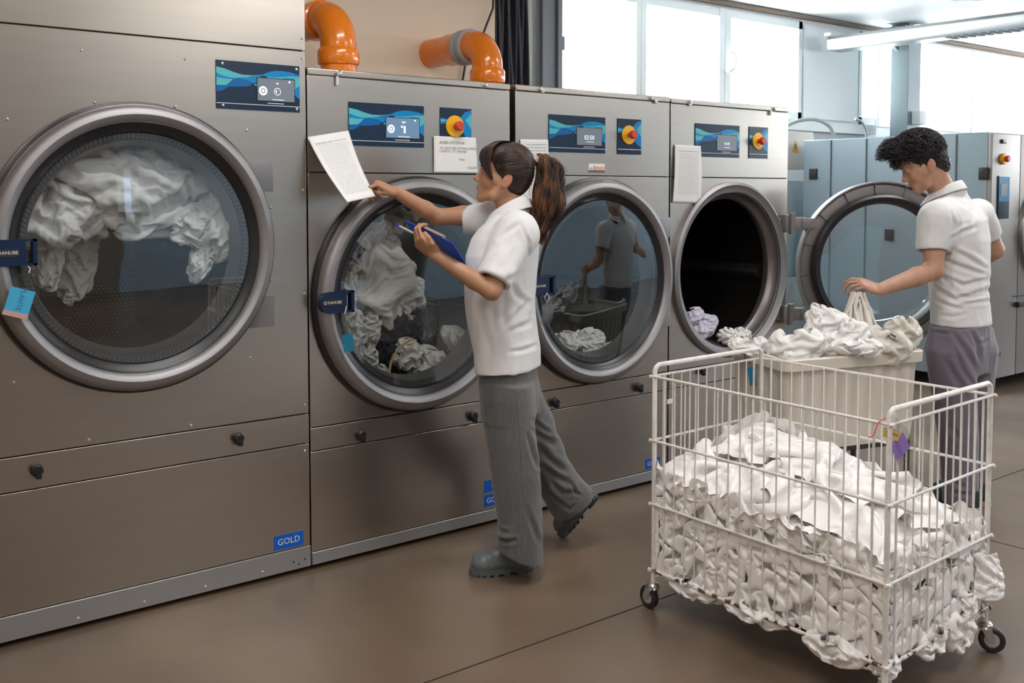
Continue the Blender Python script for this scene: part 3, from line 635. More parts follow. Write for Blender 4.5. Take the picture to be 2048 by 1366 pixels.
def door(root,cx,cz,R,lx,lz):
    d=B().lathe(ring_prof(R),(cx,0,cz),'y',128).build('door',M['steel2'],root)
    B().lathe([(R+.012,-.0045),(R+.010,-.022),(R+.001,-.026),(R+.001,-.0045)],(cx,0,cz),'y',128).build('outer_seal',M['rubber'],d)
    B().lathe([(R-.064,-.048),(R-.075,-.038),(R-.092,-.030),(R-.096,-.024),(R-.096,.0)],(cx,0,cz),'y',128).build('gasket',M['rubber'],d)
    b=B();b.lathe([(R-.096,-.020),(R-.122,-.016)],(cx,0,cz),'y',128);b.build('glass_border',M['border'],d)
    b=B()
    for k in range(150):
        a=2*PI*k/150
        for q in(.100,.105,.110,.115): b.box((cx+(R-q)*math.cos(a+q*9)-.0012,-.0205,cz+(R-q)*math.sin(a+q*9)-.0012),(cx+(R-q)*math.cos(a+q*9)+.0012,-.0203,cz+(R-q)*math.sin(a+q*9)+.0012))
    b.build('dot_pattern',mat('dots',(.3,.3,.3),.5) if 'dots' not in M else M['dots'],d,sm=False)
    B().lathe([(1e-5,-.052),(R*.3,-.050),(R*.6,-.043),(R*.8,-.035),(R-.094,-.026)],(cx,0,cz),'y',96).build('door_glass',M['glass'],d)
    B().lathe([(R-.122,-.016),(R-.128,.02),(R-.14,.05)],(cx,0,cz),'y',96).build('inner_rim',M['cap'],d)
    if lx: latch_geom(B(),lx,lz).build('latch',[M['navy'],M['dark'],M['white']],d,sm=False)
    return d
M['dots']=mat('dots',(.30,.30,.30),.5);M['border']=mat('glass_border',(.05,.05,.052),.25)
def drum(root,cx,cz,r,y0,y1):
    N=72;V=[];Q=[];UV=[]
    for k in range(N+1):
        a=2*PI*k/N
        for y in(y0,y1): V.append((cx+r*math.cos(a),y,cz+r*math.sin(a)));UV.append((a*r,y))
    for k in range(N): Q.append((2*k,2*k+1,2*k+3,2*k+2))
    nb=len(V);NR=6
    for j in range(NR+1):
        q=r*(1-j/NR)+1e-4
        for k in range(N+1): a=2*PI*k/N;V.append((cx+q*math.cos(a),y1,cz+q*math.sin(a)));UV.append((q*math.cos(a),q*math.sin(a)))
    for j in range(NR):
        for k in range(N): s=nb+j*(N+1)+k;Q.append((s,s+N+1,s+N+2,s+1))
    o=npmesh('drum',np.array(V),np.array(Q),M['drum' if cx<3 else 'drum_shaded'],root);me=o.data;ul=me.uv_layers.new(name='UVMap')
    li=np.zeros(len(me.loops),np.int32);me.loops.foreach_get('vertex_index',li);ul.data.foreach_set('uv',np.array(UV,np.float32)[li].ravel())
    me.set_sharp_from_angle(angle=math.radians(40))
    for a0 in (-2.2,-.1,1.95):
        ca,sa=math.cos(a0),math.sin(a0);ta=np.array([-sa,0,ca]);ra=np.array([ca,0,sa]);c=np.array([cx,0,cz])
        P=[c+ra*r*.998-ta*.05,c+ra*(r-.07)-ta*.012,c+ra*(r-.078),c+ra*(r-.07)+ta*.012,c+ra*r*.998+ta*.05]
        n=len(P);b=B();b.add([p+np.array([0,y,0]) for y in(y0+.02,y1-.01) for p in P],[(i,i+1,n+i+1,n+i) for i in range(n-1)]+[tuple(range(n)),tuple(range(2*n-1,n-1,-1))]);b.build('lifter_rib',M['drum_back'],root)
    B().lathe([(r+.0005,y0),(r-.03,y0-.005),(r-.045,y0-.03),(r-.045,y0-.05)],(cx,0,cz),'y',72).build('drum_lip',M['cap'],root)
def knob(root,p):
    x,z=p[0],p[2];d=B().lathe([(1e-5,-.030),(.014,-.030),(.018,-.026),(.018,-.006),(.021,-.004),(.021,0)],(x,-.0,z+.006),'y',24)
    d.box((x-.006,-.034,z-.022),(x+.010,-.008,z-.004),0,.003);return d.build('drawer_knob',M['black'],root)
def dryer(label,x0,x1,top,cz,R,zd1,zd0,zp,strip,tallseam,knobs,latch=None,closed=True,depth=.86,zb=.02,cxd=None):
    cx=(x0+x1)/2 if cxd is None else cxd
    root=empty('tumble_dryer',((x0+x1)/2,depth/2,zb),label,'tumble dryer','steel tumble dryers in a row')
    g=.0025;D=depth;e=.004
    b=B();b.box((x0+.003,e,zb+.01),(x0+.01,D,top));b.box((x1-.01,e,zb+.01),(x1-.003,D,top));b.box((x0+.003,D-.01,zb+.01),(x1-.003,D,top));b.box((x0+.003,e,top-.01),(x1-.003,D,top));b.box((x0+.003,.03,zb+.01),(x1-.003,D,zb+.02))
    b.build('cabinet_body',M['steel'],root)
    b=B();holed(b,x0+.011,x1-.011,zb+.03,top-.012,cx,cz,R-.03,.006,.022);b.build('inner_frame',M['dark'],root)
    zs_=zb+strip
    b=B();holed(b,x0,x1,zd1+g,zp-g,cx,cz,R-.055,0,.004);b.build('front_panel',M['steel'],root,bevel=.0012)
    B().box((x0,0,zp+g),(x1,.004,top-(.030 if not tallseam else 0))).build('upper_panel',M['steel'],root,bevel=.0012)
    if not tallseam:
        B().box((x0,-.004,top-.027),(x1,.10,top)).build('top_cap',M['steel'],root,bevel=.004)
        for u in (.14,.86):
            q=x0+u*(x1-x0);b=B().lathe([(1e-5,-.016),(.007,-.016),(.010,-.011),(.010,-.004)],(q,0,top-.013),'y',16);b.build('bolt',M['screw'],root)
    dr=B().box((x0,-.001,zd0+g),(x1,.004,zd1-g)).build('filter_drawer',M['steel'],root,bevel=.0012)
    for k in knobs: knob(dr,k)
    B().box((x0,0,zs_+.001),(x1,.004,zd0-g)).build('lower_panel',M['steel'],root,bevel=.0012)
    B().box((x0,-.006,zb),(x1,.03,zs_-.002)).build('base_strip',M['galv'],root,bevel=.002)
    for q in (x0+.07,x1-.07):
        for y in(.10,D-.1): B().cyl((q,y,0),.025,0,zb+.015,'z',16).build('foot',M['black'],root)
    drum(root,cx,cz,R-.045,.10,.80)
    B().lathe([(R-.055,.0),(R-.057,.02),(R-.075,.06),(R-.09,.07)],(cx,0,cz),'y',96).build('drum_collar',M['dark'] if closed else M['cap'],root)
    if closed: door(root,cx,cz,R,*latch)
    return root
def screws(root,pts):
    for px,py in pts:
        p=at(px,py,'y',0);B().lathe([(1e-5,-.0045),(.003,-.004),(.0055,-.001),(.0055,0)],(p[0],0,p[2]),'y',10).build('screw',M['screw'],root)
def lab(root,name,px,py0,s,w=.125,h=.052,teal=False):
    x0=px;b=B();b.box((x0,-.0016,py0),(x0+w,0,py0+h),0)
    text_into(b,s,h*.62,(x0+w/2,-.0022,py0+h/2),m=1);return b.build(name,[M['labelblue'],M['white']],root,sm=False)
X=[(.652,1.968),(1.975,2.988),(3.021,4.043),(4.053,5.042)]
k1=[at(72,942,'y',0),at(474,878,'y',0)];k2=[at(719,871,'y',0),at(943,833,'y',0)];k3=[at(1107,805,'y',0),at(1275,775,'y',0)];k4=[(4.30,0,.545),(4.80,0,.545)]
lp=at(45,505,'y',-.07)
d1=dryer('tall steel dryer nearest the camera with white sheets pressed against its glass',*X[0],2.75,1.305,.498,.630,.512,2.044,.085,True,k1,(at(75,505,'y',-.075)[0]-.115,lp[2]))
lp=at(668,605,'y',-.07)
d2=dryer('steel dryer the woman stands at, with orange pipes above it',*X[1],1.983,1.07,.486,.569,.474,1.577,.052,False,k2,(at(642,605,'y',-.075)[0]+.034,lp[2]))
lp=at(1082,572,'y',-.07)
d3=dryer('steel dryer right behind the woman reflecting the man in its closed glass door',*X[2],1.985,1.068,.49,.569,.474,1.577,.052,False,k3,(at(1061,572,'y',-.075)[0]+.034,lp[2]))
d4=dryer('steel dryer with its round door standing wide open',*X[3],1.982,1.075,.478,.569,.474,1.577,.052,False,k4,None,False)
ctrl(d1,1.604,1.941,1.806,1.983,0,True,0)
for r_,a,c in((d2,2.158,1),(d3,3.220,2),(d4,4.239,3)):
    ctrl(r_,a,a+.362,1.686,1.860,0,False,c)
    stop(r_,a+.447,a+.612,1.686,1.860)
screws(d1,[(163,100),(370,118),(189,205),(350,213),(493,260),(14,238),(604,77),(604,117),(606,380),(541,415),(542,560),(609,588),(500,715),(28,765),(357,769),(200,786),(610,810),(382,851),(178,880),(610,902)])
lab(d1,'label_plate',at(548,1110,'y',0)[0],.112,'GOLD',.126,.056)
q=at(968,1010,'y',0)[0];lab(d2,'label_plate',q,.085,'GOLD',.12,.055);lab(d2,'label_plate',q,.150,'~~',.12,.055)
q=at(1291,940,'y',0)[0];lab(d3,'label_plate',q,.082,'GOLD',.105,.05)
b=B()
for px,py in((587,1124),(598,1128),(610,1118)): p=at(px,py,'y',-.006);b.lathe([(1e-5,-.0068),(.004,-.0066),(.004,-.006)],(p[0],0,p[2]),'y',8)
b.build('bolt_holes',M['dark'],d1)
for px,py in((156,1237),(289,1204),(411,1173),(525,1144)): p=at(px,py,'y',-.006);B().lathe([(1e-5,-.010),(.003,-.0095),(.005,-.007),(.005,-.006)],(p[0],0,p[2]),'y',10).build('screw',M['screw'],d1)
def plate(root,a,c): 
    p=at(*a,'y',-.004);q=at(*c,'y',-.004);B().box((p[0],-.006,q[2]),(q[0],0,p[2]),0,.002).build('hinge_plate',M['grayplate'],root)
plate(d1,(493,323),(546,383));plate(d1,(497,593),(549,652))
for z in(.86,1.32): B().box((3.93,-.022,z-.05),(4.035,0,z+.05),0,.003).build('hinge_plate',M['steel2'],d3)
p=at(672,143,'y',0);b=B().box((p[0]-.006,-.012,p[2]-.055),(p[0]+.006,-.0045,p[2]-.01));b.cyl((p[0],-.014,p[2]-.012),.008,-.006,.006,'x',12) ;b.build('cap_latch',M['screw'],d2)
for px,py in((1083,178),(1310,200)): p=at(px,py,'y',0);B().box((p[0]-.012,-.010,p[2]-.018),(p[0]+.010,-.0045,p[2]+.002),0,.002).build('cap_latch',M['steel'],d3)
for px,py in((1378,203),(1540,222)): p=at(px,py,'y',0);B().box((p[0]-.012,-.010,p[2]-.024),(p[0]+.010,-.0045,p[2]+.002),0,.002).build('cap_latch',M['steel'],d4)
# small printed sticker on the third dryer
b=B();a=at(1177,327,'y',0);c=at(1209,343,'y',0);b.box((a[0],-.0012,c[2]),(c[0],0,a[2]),0);b.box((a[0]+.005,-.0018,a[2]-.032),(a[0]+.03,-.0013,a[2]-.018),1);b.box((a[0]+.045,-.0018,a[2]-.032),(c[0]-.003,-.0013,a[2]-.014),1);b.box((a[0],-.0018,c[2]-.006),(c[0],-.0013,c[2]+.005),2);b.box((a[0]+.036,-.0018,a[2]-.04),(a[0]+.041,-.0013,a[2]-.01),2)
b.build('sticker',[M['white'],mat('sticker_orange',(.75,.42,.25),.6),M['ink']],d3,sm=False)
for r_ in (d1,d2,d3): localize(r_)
# open door of the fourth dryer, with its own frame turned about the hinge
cx,cz,R=(X[3][0]+X[3][1])/2,1.075,.485
B().lathe([(R-.005,0),(R-.006,-.020),(R-.022,-.030),(R-.034,-.020),(R-.058,-.012),(R-.06,.01)],(cx,0,cz),'y',128).build('door_seat',M['steel2'],d4)
dirn=np.array([.80,-.60,0]);nrm=np.array([.60,.80,0]);hc=np.array([5.03,-.035,0])
def tr(b):
    V=np.array(b.v);u=V[:,0];y=V[:,1];b.v=[tuple(hc+dirn*(uu)+nrm*(-yy)+np.array([0,0,z])) for uu,yy,z in zip(u,y,V[:,2])];return b
c=(.525,0,cz)
d=tr(B().lathe([(R,.030),(R,-.035),(R-.01,-.055),(R-.036,-.062),(R-.062,-.05),(R-.078,-.03),(R-.078,.010),(R-.060,.014),(R-.020,.010),(R-.008,.030)],c,'y',128,closed=True)).build('door',M['cap'],d4)
b=B()
for k in range(16):
    a=2*PI*k/16+.1;ca,sa=math.cos(a),math.sin(a);P=[]
    for q,yy in((R-.076,.012),(R-.006,.012),(R-.006,.030),(R-.03,.022),(R-.065,.022)):
        P.append((q,yy))
    w=.003;vs=[]
    for s in(-w,w):
        for q,yy in P: vs.append((c[0]+q*ca-s*sa,yy,cz+q*sa+s*ca))
    n=5;b.add(vs,[tuple(range(n)),tuple(range(2*n-1,n-1,-1))]+[(i,(i+1)%n,n+(i+1)%n,n+i) for i in range(n)])
tr(b).build('rib',M['cap'],d)
tr(B().lathe([(R-.074,.012),(R-.076,.050),(R-.090,.060),(R-.118,.052),(R-.128,.02),(R-.128,-.02),(R-.076,-.04)],c,'y',128)).build('gasket',M['rubber'],d)
tr(B().lathe([(1e-5,-.05),(R*.5,-.045),(R*.72,-.03),(R-.12,-.02)],c,'y',96)).build('door_glass',M['glass'],d)
for z in(.80,1.32):
    b=B();b.box((-.09,-.03,z-.035),(.09,.02,z+.035),0,.004);b.box((.06,-.025,z-.03),(.14,.025,z+.03),0,.004);tr(b).build('hinge_arm',M['cap'],d)
    b=B();b.box((X[3][1]-.075,-.045,z-.05),(X[3][1]-.002,0,z+.05),0,.005);b.cyl((X[3][1]-.02,-.05,z),.018,-.06,.06,'z',20);b.build('hinge',M['cap'],d4)
localize(d4)
# papers ---------------------------------------------------------------
def sheet(name,c4,label,bow=0,lines=None,bowdir=(0,-1,0),nu=14,nv=24,skip_write=False,title=None,group=None,wb=None):
    """c4: world corners top-left, top-right, bottom-right, bottom-left"""
    tl,tr_,br,bl=[np.array(p,float) for p in c4];V=[];bd=np.array(bowdir,float)
    def S(u,v): 
        return (tl*(1-u)+tr_*u)*(1-v)+(bl*(1-u)+br*u)*v+bd*bow*math.sin(PI*v)*(1 if wb is None else 1)+bd*.35*bow*math.sin(PI*u)*v
    V=[S(i/nu,j/nv) for j in range(nv+1) for i in range(nu+1)]
    Q=[(j*(nu+1)+i,(j+1)*(nu+1)+i,(j+1)*(nu+1)+i+1,j*(nu+1)+i+1) for j in range(nv) for i in range(nu)]
    o=npmesh(name,np.array(V),np.array(Q),M['paper'],None);o.modifiers.new('t','SOLIDIFY').thickness=.0004
    nn=np.cross(bl-tl,tr_-tl);nn/=np.linalg.norm(nn)
    if nn@(CAM-tl)<0: nn=-nn
    if lines:
        b=B()
        for (v,u0,u1,th) in lines:
            k=max(2,int((u1-u0)*14));r1=random.Random(int(v*999))
            u=u0
            while u<u1:
                du=min(r1.uniform(.02,.09),u1-u)
                P=[S(u,v),S(u+du,v),S(u+du,v+th),S(u,v+th)];b.add([p+nn*.0011 for p in P],[(0,1,2,3)]);u+=du+r1.uniform(.008,.03)
        t=b.build('print',M['ink2'],o,sm=False)
    return tag(o,label,'paper',group)
M['ink2']=mat('faint_print',(.40,.41,.43),.8)
tl=at(614.5,274,'y',-.012);trr=at(697,261,'y',-.012);bl=J(695,404.5,3.96);br=J(751,392.5,4.12)
L=[(.115,.10,.9,.012),(.135,.10,.5,.006)]+[(.16+.027*k,.12,.88,.005) for k in range(28)]
paper1=sheet('paper_sheet',(tl,trr,br,bl),'printed paper sheet held out by the woman, taped below the second dryer\'s display',bow=-.012,lines=L,bowdir=(.3,-1,0))
a=at(867,272,'y',-.004);c=at(955,346,'y',-.004);b_=at(952,278,'y',-.004)
note=sheet('paper_note',((a[0],-.006,a[2]),(c[0]-.01,-.006,a[2]),(c[0],-.006,c[2]),(a[0],-.006,c[2])),'handwritten white note on the second dryer under its red button',bow=.001)
b=B()
for s,u,v,sz in(('AUBA INTERNA',.40,.17,.019),('SA LIJEVO NE OTVARAJ VRATA',.55,.32,.0145),('I NOSITI U TU PRANJE',.42,.41,.0145),('Hvala',.62,.63,.014),('POGON',.86,.86,.014)):
    text_into(b,s,sz,(a[0]+u*(c[0]-a[0]),-.0085,a[2]+v*(c[2]-a[2])),m=0,shear=.15)
b.build('handwriting',mat('pencil',(.22,.23,.24),.8),note,sm=False)
a=at(1040,282,'y',-.004);c=at(1096,400,'y',-.004);a2=at(1096,279,'y',-.004)
sheet('paper_sheet',((a[0],-.006,a2[2]-.004),(a2[0],-.006,a2[2]),(c[0],-.006,c[2]),(a[0]-.005,-.006,c[2])),'printed paper sheet on the third dryer partly hidden by the woman\'s ponytail',bow=.003,lines=[(.08+.05*k,.2,.92,.012) for k in range(14)])
a=at(1349,289,'y',-.004);a2=at(1401,292,'y',-.004);c=at(1401,407,'y',-.004);c0=at(1344,405,'y',-.004)
sheet('paper_sheet',((a[0],-.006,a[2]),(a2[0],-.006,a2[2]),(c[0],-.008,c[2]),(c0[0],-.008,c0[2])),'printed paper sheet hanging on the fourth dryer beside its display',bow=.006,lines=[(.10,.12,.9,.012)]+[(.15+.03*k,.14,.86,.006) for k in range(24)])
# tags on the door latches ---------------------------------------------
def tagcard(pos,xd,w,h,label,card,cardh=.7,string=None,txt=None,extra=None,cat='tag'):
    """plastic sleeve with a coloured card, hanging from a latch"""
    pos=np.array(pos,float);xd=np.array(xd,float);xd/=np.linalg.norm(xd);zd=np.array([0,0,1.])-xd*xd[2];zd/=np.linalg.norm(zd);nr=np.cross(xd,zd);
    if nr@(CAM-pos)<0:nr=-nr
    t=empty('name_tag',pos,label,cat)
    def q(u,v,o): return pos+xd*u+zd*v+nr*o
    b=B();b.poly([q(-w/2,-h,0),q(w/2,-h,0),q(w/2,-.22*h,0),q(.15*w,0,0),q(-.15*w,0,0),q(-w/2,-.22*h,0)],.0015,nr);b.build('plastic_sleeve',M['clear'],t,sm=False)
    b=B();mats=[card,M['inkb']]
    b.poly([q(-w*.40,-h*.96,.0018),q(w*.36,-h*.96,.0018),q(w*.36,-h*(.96-cardh),.0018),q(-w*.40,-h*(.96-cardh),.0018)],.0008,nr)
    if txt: text_into(b,txt,w*.22,q(0,-h*.58,.0032),xd=-zd,zd=xd,m=1)
    b.build('card',mats,t,sm=False)
    if string is not None: B().tube(string,.0018,8).build('string',M['white'],t)
    if extra: extra(t,q)
    localize(t);return t
M['cyan']=mat('cyan_card',srgb(60,170,215),.6);M['teal']=mat('teal_card',srgb(10,120,155),.6);M['purple']=mat('purple_card',srgb(150,125,200),.6);M['yellowish']=mat('yellow_sticker',srgb(215,185,110),.6);M['pink']=mat('pink_label',(.55,.35,.30),.6);M['blk']=mat('frosted_sleeve',(.5,.5,.52),.4)
p=at(58,546,'y',-.090);s0=at(55,528,'y',-.085)
def ex1(t,q):
    B().poly([q(-.042,-.146,.0032),q(.036,-.146,.0032),q(.036,-.130,.0032),q(-.042,-.130,.0032)],.0006,(0,-1,0)).build('label_strip',M['pink'],t)
tagcard(p,(1,0,-.32),.100,.150,'clear plastic tag with a bright cyan card on the tall dryer\'s latch',M['cyan'],.60,[s0+np.array([0,.03,0]),(s0+p)/2+np.array([.006,0,0]),p],'PLAHTE',ex1)
p=at(690,628,'y',-.088);s0=at(693,612,'y',-.085)
tagcard(p,(1,0,.12),.060,.155,'frosted tag with a small deep cyan card on the second dryer\'s latch',M['teal'],.44,[s0,(s0+p)/2,p],'T')
p=at(1098,602,'y',-.088);s0=at(1094,586,'y',-.085)
tagcard(p,(1,0,-.2),.070,.115,'empty clear plastic tag on a white string on the third dryer\'s latch',M['clear'],.6,[s0,s0+np.array([-.015,0,-.02]),s0+np.array([.0,0,-.045]),s0+np.array([.014,0,-.02]),s0],None)
# ================================================================= wire cart
cart_c=np.array([3.025,-1.594]);yaw=math.radians(-3.3)
A_=np.array([2.735,-1.13]);B_=np.array([2.68,-2.08]);D_=np.array([3.325,-2.05]);C_=np.array([3.361,-1.115])
cart=empty('wire_cart',(3.025,-1.594,0),'white wire laundry cart on casters full of crumpled white linen in front','wire cart')
def P3(p,z): return np.array([p[0],p[1],z])
ZT,ZH,ZB=.845,.885,.145
posts={'A':A_,'B':B_,'C':C_,'D':D_}
# corner posts that run on as raised handles over the two short ends
for (p,q) in ((A_,C_),(B_,D_)):
    p_,q_=P3(p,0),P3(q,0);d=(q_-p_)/np.linalg.norm(q_-p_)
    pts=[P3(p,.085),P3(p,.5),P3(p,ZH-.02),P3(p,ZH-.008)+d*.006,P3(p,ZH)+d*.02]+[P3(q,ZH)-d*.02,P3(q,ZH-.008)-d*.006,P3(q,ZH-.02),P3(q,.5),P3(q,.085)]
    B().tube(pts,.0085,14).build('end_frame',M['wire'],cart)
def rail(p,q,z,r=.0048,name='rail',m='wire',ext=.012):
    d=(q-p)/np.linalg.norm(q-p);p=p-d*ext;q=q+d*ext
    return B().tube([P3(p,z),P3(q,z)],r,10).build(name,M[m],cart)
cn=cart_c
def off(p,o): v=p-cn;return p+v/np.linalg.norm(v)*o
for z in(ZT,.615,.385,ZB):
    for p,q in((A_,B_),(C_,D_),(A_,C_),(B_,D_)):
        rail(off(p,.009),off(q,.009),z,.0048 if z!=ZB else .006,m='wire' if z!=ZB else 'wire_rust')
def wires(p,q,n,skip=()):
    for k in range(1,n):
        if k in skip: continue
        t=k/n;x=p+(q-p)*t;jit=rnd.uniform(-.0015,.0015)
        B().tube([P3(x,ZB-.002),P3(x+jit,.5),P3(x,ZT)],.0027 if k not in(1,n-1) else .004,8).build('wire_bar',M['wire'],cart)
wires(A_,B_,19);wires(C_,D_,19);wires(A_,C_,13);wires(B_,D_,13)
b=B()
for k in range(1,12): t=k/12;b.tube([P3(A_+(B_-A_)*t,ZB),P3(C_+(D_-C_)*t,ZB)],.003,6)
for k in range(1,4): t=k/4;b.tube([P3(A_+(C_-A_)*t,ZB-.005),P3(B_+(D_-B_)*t,ZB-.005)],.0045,6)
b.build('base_grid',M['wire_rust'],cart)
b=B().box((-.014,-.003,-.008),(.014,.003,.008));b.v=[tuple(np.array(v)+P3(A_+(C_-A_)*.13,.745)) for v in b.v];b.build('wire_clip',M['wire'],cart)
M['hub']=mat('wheel_hub',(.55,.54,.52),.5,.3)
def caster(p,dirx,R=.042,label=None):
    th=math.atan2(dirx[1],dirx[0]);c,s=math.cos(th),math.sin(th);ofs=np.array([c,s])*.022
    cst=B().lathe([(1e-5,.100),(.012,.100),(.020,.096),(.024,.090),(.022,.086),(.025,.080),(.012,.074),(1e-5,.074)],(p[0],p[1],0),'z',20).build('caster',M['chrome'],cart)
    w=np.array([p[0]+ofs[0],p[1]+ofs[1],R])
    def loc(b): V=np.array(b.v);b.v=[(w[0]+v[0]*c-v[1]*s,w[1]+v[0]*s+v[1]*c,w[2]+v[2]) for v in V];return b
    b=B().lathe([(.024,-.010),(.027,-.013),(.036,-.013),(.041,-.009),(.042,0),(.041,.009),(.036,.013),(.027,.013),(.024,.010)],(0,0,0),'y',32);loc(b).build('tyre',M['rubw'],cst)
    b=B().lathe([(1e-5,-.014),(.008,-.014),(.010,-.010),(.025,-.009),(.027,-.004),(.027,.004),(.025,.009),(.010,.010),(.008,.014),(1e-5,.014)],(0,0,0),'y',24);loc(b).build('hub',M['hub'],cst)
    b=B()
    for s_ in(-1,1): b.poly([(-.04,.0165*s_,.046),(-.003,.0165*s_,.046),(.010,.0165*s_,.006),(.004,.0165*s_,-.006),(-.008,.0165*s_,-.002)],.002,(0,s_,0))
    b.box((-.04,-.0185,.040),(-.001,.0185,.046));loc(b).build('fork',M['chrome'],cst)
    B().tube([P3(p,.07),P3(p,.13)],.0095,14).build('stem',M['wire'],cst)
caster(A_,(.1,.995));caster(D_,(.45,-.9));caster(B_,(.5,-.86));caster(C_,(.6,.8))
localize(cart)
# tag on the cart's near corner
p=J(1795,846,2.97);q=P3(B_,.845)
xd=RT*.93-UP*.35;xd/=np.linalg.norm(xd);yd=UP*.93+RT*.35;nr=-FW
ct=empty('name_tag',p,'purple card with a yellow sticker tied to the near corner of the wire cart','tag')
def poly_t(name,px,o,m,th=.0008):
    b=B().poly([J(x,y,2.965)+nr*o for x,y in px],th,nr);return b.build(name,m,ct,sm=False)
poly_t('plastic_sleeve',[(1783,827),(1795,838),(1800,842),(1812,855),(1834,893),(1797,931),(1772,890),(1779,855),(1784,846)],.0,M['clear'],.0012)
poly_t('card',[(1774,880),(1791,882),(1805,863),(1820,894),(1794,922)],.0016,M['purple'])
b=B().poly([J(x,y,2.965)+nr*.003 for x,y in((1766,855),(1780,853),(1802,866),(1794,882),(1764,872))],.0008,nr,0)
text_into(b,'N. 3000',.011,J(1783,867,2.965)+nr*.0045,xd=RT*.9-UP*.3,zd=UP*.9+RT*.3,m=1);b.build('sticker',[M['yellowish'],M['ink']],ct,sm=False)
b=B();text_into(b,'stolnjaci',.020,J(1797,898,2.965)+nr*.0032,xd=UP*.85-RT*.35,zd=-RT*.85-UP*.35,m=0);b.build('handwriting',mat('purple_ink',(.25,.15,.45),.7),ct,sm=False)
B().tube(sp([J(x,y,2.975) for x,y in((1784,838),(1770,837),(1757,845),(1750,862),(1745,873),(1736,874))]),.0022,8).build('ribbon',mat('pink_ribbon',srgb(225,110,110),.6),ct)
localize(ct)
# ================================================================= plastic tub
L_=np.array([3.82,-.546]);F_=np.array([3.608,-1.044]);R_=np.array([4.358,-1.263]);K_=L_+R_-F_
tc=(L_+R_)/2;ex=(R_-F_)/2;ey=(L_-F_)/2;hx=np.linalg.norm(ex);hy=np.linalg.norm(ey);ux=ex/hx;uy=ey/hy
tub=empty('laundry_tub',(tc[0],tc[1],0),'ribbed cream plastic tub on wheels in front of the open dryer','laundry tub')
def rrect(hx,hy,r,n=6):
    P=[]
    for cx_,cy_,a0 in((hx-r,hy-r,0),(-hx+r,hy-r,PI/2),(-hx+r,-hy+r,PI),(hx-r,-hy+r,1.5*PI)):
        for k in range(n+1): a=a0+PI/2*k/n;P.append((cx_+r*math.cos(a),cy_+r*math.sin(a)))
    return P
def dens(P,step=.012):
    out=[];n=len(P)
    for i in range(n):
        a,c=np.array(P[i]),np.array(P[(i+1)%n]);L=np.linalg.norm(c-a);k=max(1,int(L/step))
        out+= [a+(c-a)*j/k for j in range(k)]
    return out
def T3(p,z): return np.array([tc[0]+ux[0]*p[0]+uy[0]*p[1],tc[1]+ux[1]*p[0]+uy[1]*p[1],z])
def tub_ring(s,z,out=0,rib=0):
    P=dens(rrect(hx*s-.01+out,hy*s-.01+out,.05));res=[]
    for p in P:
        q=p.copy()
        if rib:
            t=p[0] if abs(abs(p[1])-(hy*s-.01))<.012 else (p[1] if abs(abs(p[0])-(hx*s-.01))<.012 else None)
            if t is not None:
                w=max(0,math.cos(t*2*PI/.082))**.5*rib
                if abs(abs(p[1])-(hy*s-.01))<.012: q[1]+=-math.copysign(w,p[1])
                else: q[0]+=-math.copysign(w,p[0])
        res.append(T3(q,z))
    return res
rows=[(.90,.40,0,0),(.915,.42,0,.006),(.925,.46,0,.010),(.95,.72,0,.010),(.955,.735,0,.0),(.96,.745,.0,0),(.96,.75,.018,0),(.96,.795,.020,0),(.96,.80,.014,0),(.96,.80,.0,0),(.955,.79,-.006,0),(.90,.42,-.006,0)]
rings=[];n0=len(dens(rrect(hx,hy,.05)))
def resamp(R,n=260):
    R=np.array(R+[R[0]]);d=np.r_[0,np.cumsum(np.linalg.norm(np.diff(R,axis=0),axis=1))];t=np.linspace(0,d[-1],n,endpoint=False)
    return np.stack([np.interp(t,d,R[:,i]) for i in range(3)],1)
RR=[resamp(tub_ring(*r)) for r in rows];n=260
V=np.concatenate(RR);Q=[(i*n+k,i*n+(k+1)%n,(i+1)*n+(k+1)%n,(i+1)*n+k) for i in range(len(rows)-1) for k in range(n)]
b=B().add(V,Q+[tuple(range(n))[::-1],tuple((len(rows)-1)*n+k for k in range(n))]);b.build('tub_body',M['plast'],tub,ang=50)
b=B()
for s in(-1,1): b.tube([T3((-hx*.85,s*hy*.75),.385),T3((hx*.85,s*hy*.75),.385)],.014)
for s in(-1,0,1): b.tube([T3((s*hx*.8,-hy*.75),.385),T3((s*hx*.8,hy*.75),.385)],.012)
for sx in(-1,1):
    for sy in(-1,1): b.tube([T3((sx*hx*.85,sy*hy*.75),.385),T3((sx*hx*.85,sy*hy*.75),.13)],.013)
b.build('frame',mat('dark_frame',(.10,.09,.09),.45,.5),tub)
for sx in(-1,1):
    for sy in(-1,1):
        p=T3((sx*hx*.85,sy*hy*.75),0);b=B();b.lathe([(1e-5,-.014),(.03,-.014),(.055,-.016),(.06,-.01),(.06,.01),(.055,.016),(.03,.014),(1e-5,.014)],(p[0],p[1],.06),'y',28);w=b.build('wheel',M['rubw'],tub)
        B().box((p[0]-.02,p[1]-.024,.06),(p[0]+.02,p[1]-.018,.13)).box((p[0]-.02,p[1]+.018,.06),(p[0]+.02,p[1]+.024,.13)).box((p[0]-.02,p[1]-.024,.125),(p[0]+.02,p[1]+.024,.132)).build('fork',M['chrome'],tub)
localize(tub)
p=at(1503,724,'z',.735);p=J(1503,718,np.dot((T3((-hx*.97-.012,hy*.1),.77)-CAM),FW)-.02)
t=empty('name_tag',p,'small teal card hanging by a wire on the left side of the cream tub','tag')
Zt=float((p-CAM)@FW)
B().tube(sp([J(x,y,Zt) for x,y in((1490,722),(1490,706),(1494,698))]),.0016,6).build('wire_loop',M['black'],t)
